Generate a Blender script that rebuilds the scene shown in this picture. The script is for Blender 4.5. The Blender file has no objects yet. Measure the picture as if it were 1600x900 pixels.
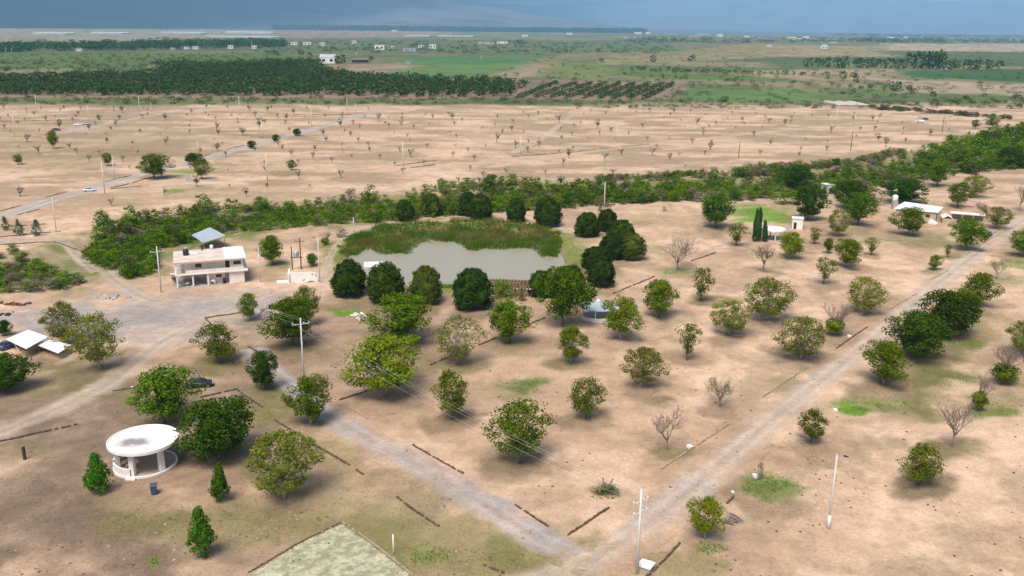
import bpy, math, random
import numpy as np
from mathutils import Vector, Matrix, Quaternion

SC = bpy.context.scene
COL = SC.collection
rnd = random.Random(7)
PI = math.pi

# ------------------------------------------------------------------ camera
FPX, CAMH = 1400.0, 60.0
PITCH, ROLL = math.atan(407 / 1400.0), 0.0105
ct, st_ = math.cos(PITCH), math.sin(PITCH)
FWD = np.array([0, ct, -st_]); R0 = np.array([1.0, 0, 0]); U0 = np.array([0, st_, ct])
RGT = math.cos(ROLL) * R0 + math.sin(ROLL) * U0
UPV = -math.sin(ROLL) * R0 + math.cos(ROLL) * U0
cam = bpy.data.cameras.new("camera"); camo = bpy.data.objects.new("camera", cam); COL.objects.link(camo)
m = Matrix.Identity(4)
for i in range(3):
    m[i][0], m[i][1], m[i][2] = RGT[i], UPV[i], -FWD[i]
m[2][3] = CAMH
camo.matrix_world = m
cam.sensor_width = 36; cam.lens = 36 * FPX / 1600.0
cam.clip_start = 1.0; cam.clip_end = 120000
SC.camera = camo

# ------------------------------------------------------------------ world and sun
SUN_EL, SUN_AZ = math.radians(60), math.radians(203)      # azimuth clockwise from +Y
w = bpy.data.worlds.new("World"); SC.world = w; w.use_nodes = True
nt = w.node_tree; bg = nt.nodes['Background']
sky = nt.nodes.new('ShaderNodeTexSky'); sky.sky_type = 'NISHITA'; sky.sun_disc = False
sky.sun_elevation = SUN_EL; sky.sun_rotation = SUN_AZ
sky.air_density = 1.0; sky.dust_density = 2.0; sky.ozone_density = 1.0
nt.links.new(sky.outputs[0], bg.inputs[0]); bg.inputs[1].default_value = 0.085
sl = bpy.data.lights.new("sun", 'SUN'); sl.energy = 2.9; sl.angle = math.radians(28); sl.color = (1, .93, .84)
so = bpy.data.objects.new("sun", sl); COL.objects.link(so)
sd = Vector((math.sin(SUN_AZ) * math.cos(SUN_EL), math.cos(SUN_AZ) * math.cos(SUN_EL), math.sin(SUN_EL)))
so.rotation_euler = (-sd).to_track_quat('-Z', 'Y').to_euler(); so.location = (0, -50, 200)
SC.view_settings.view_transform = 'Standard'; SC.view_settings.look = 'None'
SC.view_settings.exposure = 0.80; SC.view_settings.gamma = 1.0
SC.cycles.max_bounces = 6; SC.cycles.diffuse_bounces = 3; SC.cycles.transmission_bounces = 3
SC.cycles.volume_bounces = 1; SC.cycles.use_denoising = True

# ------------------------------------------------------------------ noise
def _hash(ix, iy, s):
    h = (ix.astype(np.int64) * 374761393 + iy.astype(np.int64) * 668265263 + s * 1442695041) & 0xFFFFFFFF
    h = ((h ^ (h >> 13)) * 1274126177) & 0xFFFFFFFF
    return ((h ^ (h >> 16)) & 0xFFFF) / 65535.0
def vnoise(x, y, s=0):
    fx, fy = np.floor(x), np.floor(y); tx, ty = x - fx, y - fy
    tx = tx * tx * (3 - 2 * tx); ty = ty * ty * (3 - 2 * ty)
    a = _hash(fx, fy, s); b = _hash(fx + 1, fy, s); c = _hash(fx, fy + 1, s); d = _hash(fx + 1, fy + 1, s)
    return (a * (1 - tx) + b * tx) * (1 - ty) + (c * (1 - tx) + d * tx) * ty
def fbm(x, y, s=0, o=4):
    r = 0; a = .5; t = 0
    for k in range(o):
        r = r + a * vnoise(x, y, s + k * 17); t += a; a *= .55; x = x * 2.03 + 13.1; y = y * 2.03 + 7.7
    return r / t
def sstep(a, b, v):
    t = np.clip((v - a) / (b - a), 0, 1); return t * t * (3 - 2 * t)

# ------------------------------------------------------------------ picture point -> ground point
def flat(px, py, z=0.0):
    px = np.asarray(px, float); py = np.asarray(py, float)
    d = FWD[:, None] * FPX + RGT[:, None] * (px.ravel() - 800) + UPV[:, None] * (450 - py.ravel())
    t = (z - CAMH) / np.minimum(d[2], -0.5)
    return d[0] * t, d[1] * t
def project(x, y, z=0.0):
    vx, vy, vz = x, y, z - CAMH
    f = vy * FWD[1] + vz * FWD[2]
    f = np.maximum(f, 1.0)
    r = vx * RGT[0] + vy * RGT[1] + vz * RGT[2]; u = vx * UPV[0] + vy * UPV[1] + vz * UPV[2]
    return 800 + FPX * r / f, 450 - FPX * u / f
def yh(px): return 43 + (px - 800) * ROLL
def wline(pts):
    x, y = flat([p[0] for p in pts], [p[1] for p in pts]); return np.stack([x, y], 1)
def dist_line(x, y, L):
    best = np.full(x.shape, 1e18); side = np.zeros(x.shape)
    for (ax, ay), (bx, by) in zip(L[:-1], L[1:]):
        dx, dy = bx - ax, by - ay; l2 = dx * dx + dy * dy + 1e-9
        t = np.clip(((x - ax) * dx + (y - ay) * dy) / l2, 0, 1)
        d = (x - ax - t * dx) ** 2 + (y - ay - t * dy) ** 2
        s = dx * (y - ay) - dy * (x - ax)
        mk = d < best; best = np.where(mk, d, best); side = np.where(mk, np.sign(s), side)
    return np.sqrt(best), side
def in_poly(x, y, P):
    r = np.zeros(x.shape, bool); n = len(P)
    for i in range(n):
        ax, ay = P[i]; bx, by = P[(i + 1) % n]
        c = ((ay > y) != (by > y)) & (x < (bx - ax) * (y - ay) / (by - ay + 1e-12) + ax); r ^= c
    return r

ARROYO = wline([(-300, 470), (-100, 440), (60, 420), (200, 385), (330, 352), (450, 335), (560, 327), (700, 315), (850, 302),
                (960, 295), (1080, 290), (1200, 288), (1350, 272), (1450, 250), (1600, 228), (1900, 190)])
POND = wline([(532, 402), (552, 382), (600, 364), (660, 356), (760, 352), (840, 362), (878, 385), (893, 410), (870, 436), (800, 447),
              (700, 450), (620, 446), (560, 424)])
for _ in range(2):                                  # round the shore
    POND = np.concatenate([np.stack([.75 * a + .25 * b, .25 * a + .75 * b]) for a, b in zip(POND, np.roll(POND, -1, 0))])
def pond_sd(x, y):
    r = np.full(x.shape, 99.0); k = (x > POND[:, 0].min() - 40) & (x < POND[:, 0].max() + 40) & (y > POND[:, 1].min() - 40) & (y < POND[:, 1].max() + 40)
    if k.any():
        a, b = x[k], y[k]; d, _ = dist_line(a, b, np.vstack([POND, POND[:1]])); r[k] = np.where(in_poly(a, b, POND), -d, d)
    return r
def hgt(x, y):
    x = np.asarray(x, float); y = np.asarray(y, float)
    h = (fbm(x / 18, y / 18, 5, 3) - .5) * .5 + (fbm(x / 3, y / 3, 9, 2) - .5) * .12
    d, s = dist_line(x, y, ARROYO)
    d = d + (fbm(x / 14, y / 14, 21, 3) - .5) * 12
    wd = np.where(s > 0, 20.0, 17.0)
    h = h - 3.0 * (1 - sstep(wd * .55, wd * 1.0, d))
    sdp = pond_sd(x, y)
    h = np.where(sdp < 14, h * sstep(0, 14, sdp), h)
    h = h + .9 * sstep(10, 4, sdp) * sstep(0, 3.5, sdp) * 0.6
    h = h - 2.4 * sstep(1.5, -5, sdp)
    h = h * (1 - sstep(900, 1500, y))
    return h
def at_many(px, py):
    px = np.asarray(px, float); py = np.asarray(py, float); z = np.zeros(px.shape)
    for _ in range(4):
        x, y = flat(px, py, z); z = hgt(x, y)
    return x, y, z
def at(px, py):
    x, y, z = at_many([px], [py]); return float(x[0]), float(y[0]), float(z[0])
def mpp(px, py):                                  # metres per picture pixel across the line of sight at a ground point
    x, y = flat([px], [py]); return float((y[0] * FWD[1] - CAMH * FWD[2]) / FPX)

# ------------------------------------------------------------------ materials
def new_mat(name):
    mt = bpy.data.materials.new(name); mt.use_nodes = True
    n = mt.node_tree; return mt, n, n.nodes['Principled BSDF']
def pmat(name, col, rough=.8, var=.25, scale=2.0, metal=0.0, bump=.0, spec=.3, coords='Object'):
    mt, n, p = new_mat(name)
    tc = n.nodes.new('ShaderNodeTexCoord'); nz = n.nodes.new('ShaderNodeTexNoise')
    nz.inputs['Scale'].default_value = scale; nz.inputs['Detail'].default_value = 6
    n.links.new(tc.outputs[coords], nz.inputs['Vector'])
    mr = n.nodes.new('ShaderNodeMapRange'); mr.inputs[1].default_value = .3; mr.inputs[2].default_value = .7
    mr.inputs[3].default_value = 1 - var; mr.inputs[4].default_value = 1 + var * .6
    n.links.new(nz.outputs['Fac'], mr.inputs[0])
    mx = n.nodes.new('ShaderNodeVectorMath'); mx.operation = 'SCALE'; mx.inputs[0].default_value = col
    n.links.new(mr.outputs[0], mx.inputs['Scale']); n.links.new(mx.outputs[0], p.inputs['Base Color'])
    p.inputs['Roughness'].default_value = rough; p.inputs['Metallic'].default_value = metal
    p.inputs['Specular IOR Level'].default_value = spec
    if bump:
        b = n.nodes.new('ShaderNodeBump'); b.inputs['Strength'].default_value = bump; b.inputs['Distance'].default_value = .05
        n.links.new(nz.outputs['Fac'], b.inputs['Height']); n.links.new(b.outputs[0], p.inputs['Normal'])
    return mt
def leaf_mat(name, col, col2, trans=.3, vlo=.75, vhi=1.25):
    mt, n, p = new_mat(name)
    tc = n.nodes.new('ShaderNodeTexCoord'); nz = n.nodes.new('ShaderNodeTexNoise'); nz.inputs['Scale'].default_value = 7
    nz.inputs['Detail'].default_value = 3; n.links.new(tc.outputs['Object'], nz.inputs['Vector'])
    rp = n.nodes.new('ShaderNodeMapRange'); rp.inputs[1].default_value = .35; rp.inputs[2].default_value = .65
    n.links.new(nz.outputs['Fac'], rp.inputs[0])
    mx = n.nodes.new('ShaderNodeMix'); mx.data_type = 'RGBA'
    mx.inputs[6].default_value = (*col, 1); mx.inputs[7].default_value = (*col2, 1)
    n.links.new(rp.outputs[0], mx.inputs[0])
    oi = n.nodes.new('ShaderNodeObjectInfo')
    m1 = n.nodes.new('ShaderNodeMapRange'); m1.inputs[3].default_value = vlo; m1.inputs[4].default_value = vhi
    n.links.new(oi.outputs['Random'], m1.inputs[0])
    m2 = n.nodes.new('ShaderNodeMapRange'); m2.inputs[3].default_value = .485; m2.inputs[4].default_value = .515
    fr = n.nodes.new('ShaderNodeMath'); fr.operation = 'MULTIPLY'; fr.inputs[1].default_value = 7.31
    f2 = n.nodes.new('ShaderNodeMath'); f2.operation = 'FRACT'
    n.links.new(oi.outputs['Random'], fr.inputs[0]); n.links.new(fr.outputs[0], f2.inputs[0]); n.links.new(f2.outputs[0], m2.inputs[0])
    hs = n.nodes.new('ShaderNodeHueSaturation'); n.links.new(m2.outputs[0], hs.inputs['Hue'])
    n.links.new(m1.outputs[0], hs.inputs['Value']); n.links.new(mx.outputs[2], hs.inputs['Color'])
    n.links.new(hs.outputs[0], p.inputs['Base Color']); p.inputs['Roughness'].default_value = .9
    p.inputs['Specular IOR Level'].default_value = .04
    if trans:
        tr = n.nodes.new('ShaderNodeBsdfTranslucent'); n.links.new(hs.outputs[0], tr.inputs['Color'])
        ms = n.nodes.new('ShaderNodeMixShader'); ms.inputs[0].default_value = trans
        n.links.new(p.outputs[0], ms.inputs[1]); n.links.new(tr.outputs[0], ms.inputs[2])
        n.links.new(ms.outputs[0], n.nodes['Material Output'].inputs[0])
    return mt

LM = {
    'lush': leaf_mat('walnut_leaves', (.040, .090, .003), (.135, .210, .005)),
    'bright': leaf_mat('bright_leaves', (.080, .140, .003), (.195, .250, .007)),
    'mid': leaf_mat('mid_leaves', (.064, .104, .005), (.165, .196, .012)),
    'olive': leaf_mat('olive_leaves', (.098, .128, .008), (.23, .245, .028)),
    'pale': leaf_mat('pale_leaves', (.14, .16, .022), (.245, .245, .055)),
    'dark': leaf_mat('dark_leaves', (.021, .058, .003), (.064, .122, .005)),
    'juniper': leaf_mat('juniper_scales', (.014, .034, .004), (.040, .072, .006), .12),
    'juniper_olive': leaf_mat('olive_juniper_scales', (.034, .058, .006), (.078, .105, .011), .12),
    'cypress': leaf_mat('cypress_scales', (.036, .120, .008), (.085, .200, .014), .2),
    'cypress_dark': leaf_mat('dark_cypress_scales', (.020, .055, .016), (.035, .075, .020), .15),
    'shrub_green': leaf_mat('shrub_leaves', (.068, .145, .003), (.135, .225, .007)),
    'shrub_dark': leaf_mat('dark_shrub_leaves', (.032, .080, .003), (.075, .140, .006)),
    'shrub_olive': leaf_mat('olive_shrub_leaves', (.095, .115, .028), (.150, .150, .060)),
    'shrub_grey': leaf_mat('dry_shrub_twigs', (.20, .155, .105), (.27, .22, .16)),
    'blue': leaf_mat('blue_green_leaves', (.075, .135, .070), (.105, .170, .095)),
    'sapling': leaf_mat('sapling_leaves', (.060, .070, .020), (.110, .100, .038)),
    'far': leaf_mat('orchard_leaves', (.017, .056, .006), (.044, .096, .010), .12, .8, 1.2),
}
BARK = pmat('bark', (.17, .125, .095), .9, .4, 8)
BARKP = pmat('pale_bark', (.36, .30, .25), .9, .3, 8)
TWIG = pmat('grey_twigs', (.23, .17, .14), .9, .3, 6)
WHITE = pmat('white_paint', (.78, .74, .70), .6, .12, .8)
WHITE2 = pmat('clean_white_sheet', (.82, .81, .78), .45, .06, .5)
CREAM = pmat('cream_plaster', (.76, .68, .60), .8, .12, .7)
ROOFP = pmat('pinkish_roof_concrete', (.62, .50, .42), .85, .22, .45)
PINK = pmat('pink_trim', (.60, .36, .31), .7, .1, 1)
CONC = pmat('concrete', (.42, .39, .35), .9, .25, 1.5)
POLEM = pmat('pole_concrete', (.62, .59, .55), .8, .12, 1.2)
DARKP = pmat('dark_wood', (.05, .032, .025), .8, .3, 4)
METAL = pmat('grey_metal', (.32, .33, .34), .45, .1, 3, .6)
SHEET = pmat('galvanised_sheet', (.46, .52, .54), .4, .12, .8, .25)
STONE = pmat('dark_rubble_stone', (.135, .09, .066), .95, .45, 1.6)
STONEB = pmat('pale_kerb_stone', (.38, .29, .21), .95, .3, 1.6)
BRICK = pmat('red_brick', (.155, .065, .05), .9, .3, 3)
GLASS = pmat('dark_window_glass', (.025, .028, .034), .15, .1, 2, 0, 0, .5)
BLACKP = pmat('black_plastic', (.018, .022, .035), .5, .1, 2)
BLUEP = pmat('blue_plastic', (.050, .085, .135), .5, .1, 2)
TYRE = pmat('tyre_rubber', (.02, .02, .02), .9, .1, 4)
GALV = pmat('insulator', (.70, .72, .74), .4, .05, 4)
TAN = pmat('tan_plaster', (.46, .36, .27), .85, .15, .7)
FARW = pmat('far_white_wall', (.74, .71, .66), .8, .1, .1)
FART = pmat('far_tan_wall', (.48, .41, .34), .8, .1, .1)
FARG = pmat('far_grey_roof', (.40, .42, .44), .6, .1, .1)

# the earth: colour attribute (soil, gravel, crops, dry grass as they lie) and fine grain
def earth_mat():
    mt, n, p = new_mat('earth')
    at_ = n.nodes.new('ShaderNodeAttribute'); at_.attribute_name = 'soil'
    geo = n.nodes.new('ShaderNodeNewGeometry')
    def noise(sc, det=6, rough=.6):
        z = n.nodes.new('ShaderNodeTexNoise'); z.inputs['Scale'].default_value = sc; z.inputs['Detail'].default_value = det
        z.inputs['Roughness'].default_value = rough; n.links.new(geo.outputs['Position'], z.inputs['Vector']); return z
    def mrange(src, a, b, c, d):
        r = n.nodes.new('ShaderNodeMapRange'); r.inputs[1].default_value = a; r.inputs[2].default_value = b
        r.inputs[3].default_value = c; r.inputs[4].default_value = d; n.links.new(src, r.inputs[0]); return r
    def scale(colsock, facsock):
        v = n.nodes.new('ShaderNodeVectorMath'); v.operation = 'SCALE'
        n.links.new(colsock, v.inputs[0]); n.links.new(facsock, v.inputs['Scale']); return v
    a = noise(.35, 8, .65); b = noise(2.2, 8, .7); c = noise(.9, 4, .6)
    v1 = scale(at_.outputs['Color'], mrange(a.outputs['Fac'], .3, .7, .84, 1.15).outputs[0])
    v2 = scale(v1.outputs[0], mrange(b.outputs['Fac'], .3, .7, .76, 1.20).outputs[0])
    # tufts of dry weed and litter: small dark specks where the broad noise allows
    sp = noise(1.1, 5, .75); br = noise(.12, 3, .5)
    mul = n.nodes.new('ShaderNodeMath'); mul.operation = 'MULTIPLY'
    r1 = mrange(sp.outputs['Fac'], .55, .64, 0, 1); r2 = mrange(br.outputs['Fac'], .42, .60, .1, 1)
    n.links.new(r1.outputs[0], mul.inputs[0]); n.links.new(r2.outputs[0], mul.inputs[1])
    mx = n.nodes.new('ShaderNodeMix'); mx.data_type = 'RGBA'
    dk = n.nodes.new('ShaderNodeVectorMath'); dk.operation = 'MULTIPLY'; dk.inputs[1].default_value = (.68, .69, .63)
    n.links.new(v2.outputs[0], dk.inputs[0])
    n.links.new(mul.outputs[0], mx.inputs[0]); n.links.new(v2.outputs[0], mx.inputs[6]); n.links.new(dk.outputs[0], mx.inputs[7])
    n.links.new(mx.outputs[2], p.inputs['Base Color'])
    p.inputs['Roughness'].default_value = 1.0; p.inputs['Specular IOR Level'].default_value = .1
    bp = n.nodes.new('ShaderNodeBump'); bp.inputs['Strength'].default_value = .5; bp.inputs['Distance'].default_value = .25
    n.links.new(b.outputs['Fac'], bp.inputs['Height']); n.links.new(bp.outputs[0], p.inputs['Normal'])
    return mt
EARTH = earth_mat()

# ------------------------------------------------------------------ object helpers
def link(o, parent=None):
    COL.objects.link(o)
    if parent is not None: o.parent = parent
    return o
def tag(o, label=None, cat=None, group=None, kind=None):
    if label: o['label'] = label
    if cat: o['category'] = cat
    if group: o['group'] = group
    if kind: o['kind'] = kind
    return o
def empty(name, loc, rz=0.0, scale=(1, 1, 1), label=None, cat=None, group=None):
    o = bpy.data.objects.new(name, None); o.empty_display_size = .5
    o.location = loc; o.rotation_euler = (0, 0, rz); o.scale = scale
    return tag(link(o), label, cat, group)
def big_mesh(name, V, Fc, mats, smooth=False, midx=None):
    me = bpy.data.meshes.new(name)
    V = np.asarray(V, np.float32); Fc = np.asarray(Fc, np.int32); k = Fc.shape[1]
    me.vertices.add(len(V)); me.vertices.foreach_set('co', V.ravel())
    me.loops.add(Fc.size); me.loops.foreach_set('vertex_index', Fc.ravel())
    me.polygons.add(len(Fc)); me.polygons.foreach_set('loop_start', np.arange(0, Fc.size, k, dtype=np.int32))
    me.polygons.foreach_set('loop_total', np.full(len(Fc), k, np.int32))
    for mt in mats: me.materials.append(mt)
    if midx is not None: me.polygons.foreach_set('material_index', np.asarray(midx, np.int32))
    if smooth: me.polygons.foreach_set('use_smooth', np.ones(len(Fc), bool))
    me.update(calc_edges=True); return me
class MB:
    def __init__(s): s.v = []; s.f = []
    def box(s, x0, x1, y0, y1, z0, z1):
        b = len(s.v)
        s.v += [(x0, y0, z0), (x1, y0, z0), (x1, y1, z0), (x0, y1, z0), (x0, y0, z1), (x1, y0, z1), (x1, y1, z1), (x0, y1, z1)]
        s.f += [tuple(b + i for i in q) for q in ((3, 2, 1, 0), (4, 5, 6, 7), (0, 1, 5, 4), (1, 2, 6, 5), (2, 3, 7, 6), (3, 0, 4, 7))]
        return s
    def hexa(s, P):                                # 8 corners, bottom ring then top ring
        b = len(s.v); s.v += [tuple(p) for p in P]
        s.f += [tuple(b + i for i in q) for q in ((3, 2, 1, 0), (4, 5, 6, 7), (0, 1, 5, 4), (1, 2, 6, 5), (2, 3, 7, 6), (3, 0, 4, 7))]
        return s
    def tube(s, pts, rad, n=6, cap=True):
        rings = []
        for i, p in enumerate(pts):
            p = Vector(p); a = Vector(pts[max(i - 1, 0)]); c = Vector(pts[min(i + 1, len(pts) - 1)])
            d = (c - a).normalized(); q = d.to_track_quat('Z', 'Y'); b = len(s.v)
            for k in range(n):
                t = 2 * PI * k / n; s.v.append(tuple(p + q @ Vector((rad[i] * math.cos(t), rad[i] * math.sin(t), 0))))
            rings.append(b)
        for a, b in zip(rings[:-1], rings[1:]):
            for k in range(n): s.f.append((a + k, a + (k + 1) % n, b + (k + 1) % n, b + k))
        if cap:
            s.f.append(tuple(rings[0] + k for k in reversed(range(n)))); s.f.append(tuple(rings[-1] + k for k in range(n)))
        return s
    def lathe(s, prof, n=32, cx=0, cy=0, a0=0, a1=2 * PI):
        full = abs(a1 - a0 - 2 * PI) < 1e-6; m_ = n if full else n + 1; b = len(s.v)
        for r, z in prof:
            for k in range(m_):
                t = a0 + (a1 - a0) * k / n; s.v.append((cx + r * math.cos(t), cy + r * math.sin(t), z))
        for i in range(len(prof) - 1):
            for k in range(n):
                k2 = (k + 1) % m_; s.f.append((b + i * m_ + k, b + i * m_ + k2, b + (i + 1) * m_ + k2, b + (i + 1) * m_ + k))
        return s
    def mesh(s, name, mat, smooth=False):
        me = bpy.data.meshes.new(name); me.from_pydata(s.v, [], s.f); me.materials.append(mat)
        if smooth: me.polygons.foreach_set('use_smooth', [True] * len(me.polygons))
        me.update(); return me
    def build(s, name, mat, parent=None, smooth=False, **kw):
        o = bpy.data.objects.new(name, s.mesh(name, mat, smooth)); link(o, parent); return tag(o, **kw)

# ------------------------------------------------------------------ soil colours
S_BRIGHT = np.array([.58, .40, .272]); S_MID = np.array([.445, .300, .198]); S_BROWN = np.array([.165, .115, .078])
S_RED = np.array([.32, .205, .14]); GRAVEL = np.array([.46, .36, .285]); GREYG = np.array([.345, .305, .285])
G_OLIVE = np.array([.165, .145, .055]); G_DRY = np.array([.27, .225, .105]); G_GREEN = np.array([.10, .165, .022]); G_BRIGHT = np.array([.13, .245, .025])
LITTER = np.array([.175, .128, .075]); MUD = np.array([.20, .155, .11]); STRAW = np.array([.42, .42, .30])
ROADS = [  # name, centre line in the picture, width m, colour, label-free structure
    ('gravel_road', [(1680, 290), (1600, 343), (1545, 382), (1462, 445), (1385, 512), (1300, 582), (1215, 648), (1130, 722), (1030, 808), (940, 868), (800, 925), (600, 985)], 5.2, GRAVEL),
    ('gravel_track', [(395, 545), (445, 598), (510, 650), (590, 695), (690, 748), (780, 802), (860, 858), (930, 880)], 5.2, GREYG),
    ('dirt_road', [(-80, 352), (0, 340), (70, 316), (150, 294), (240, 266), (320, 248), (400, 225), (480, 205), (550, 184), (600, 172)], 8.5, np.array([.36, .325, .295])),
    ('dirt_track', [(-60, 385), (30, 372), (110, 376), (145, 405), (180, 440), (240, 475), (330, 470), (430, 455)], 5.0, np.array([.40, .31, .235])),
    ('dirt_track', [(430, 455), (320, 500), (245, 535), (180, 595), (90, 640), (-60, 700)], 5.5, np.array([.42, .325, .245])),
    ('dirt_track', [(760, 262), (860, 246), (960, 232), (1060, 221), (1180, 208), (1310, 195), (1430, 186), (1560, 172)], 6.5, np.array([.47, .345, .25])),
    ('dirt_track', [(70, 214), (120, 203), (180, 191), (250, 178), (330, 168)], 7.0, np.array([.36, .325, .295])),
    ('dirt_track', [(800, 240), (850, 215), (880, 190), (905, 172)], 5.0, np.array([.43, .33, .25])),
    ('footpath', [(500, 470), (505, 430), (520, 395), (545, 362), (620, 345), (720, 336), (850, 345), (890, 365)], 2.6, np.array([.45, .33, .24])),
]
for r in ROADS: pass
ROADW = [wline(r[1]) for r in ROADS]
GW, GJ = 'walnut trees of the dry orchard', 'junipers round the pond'
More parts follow.
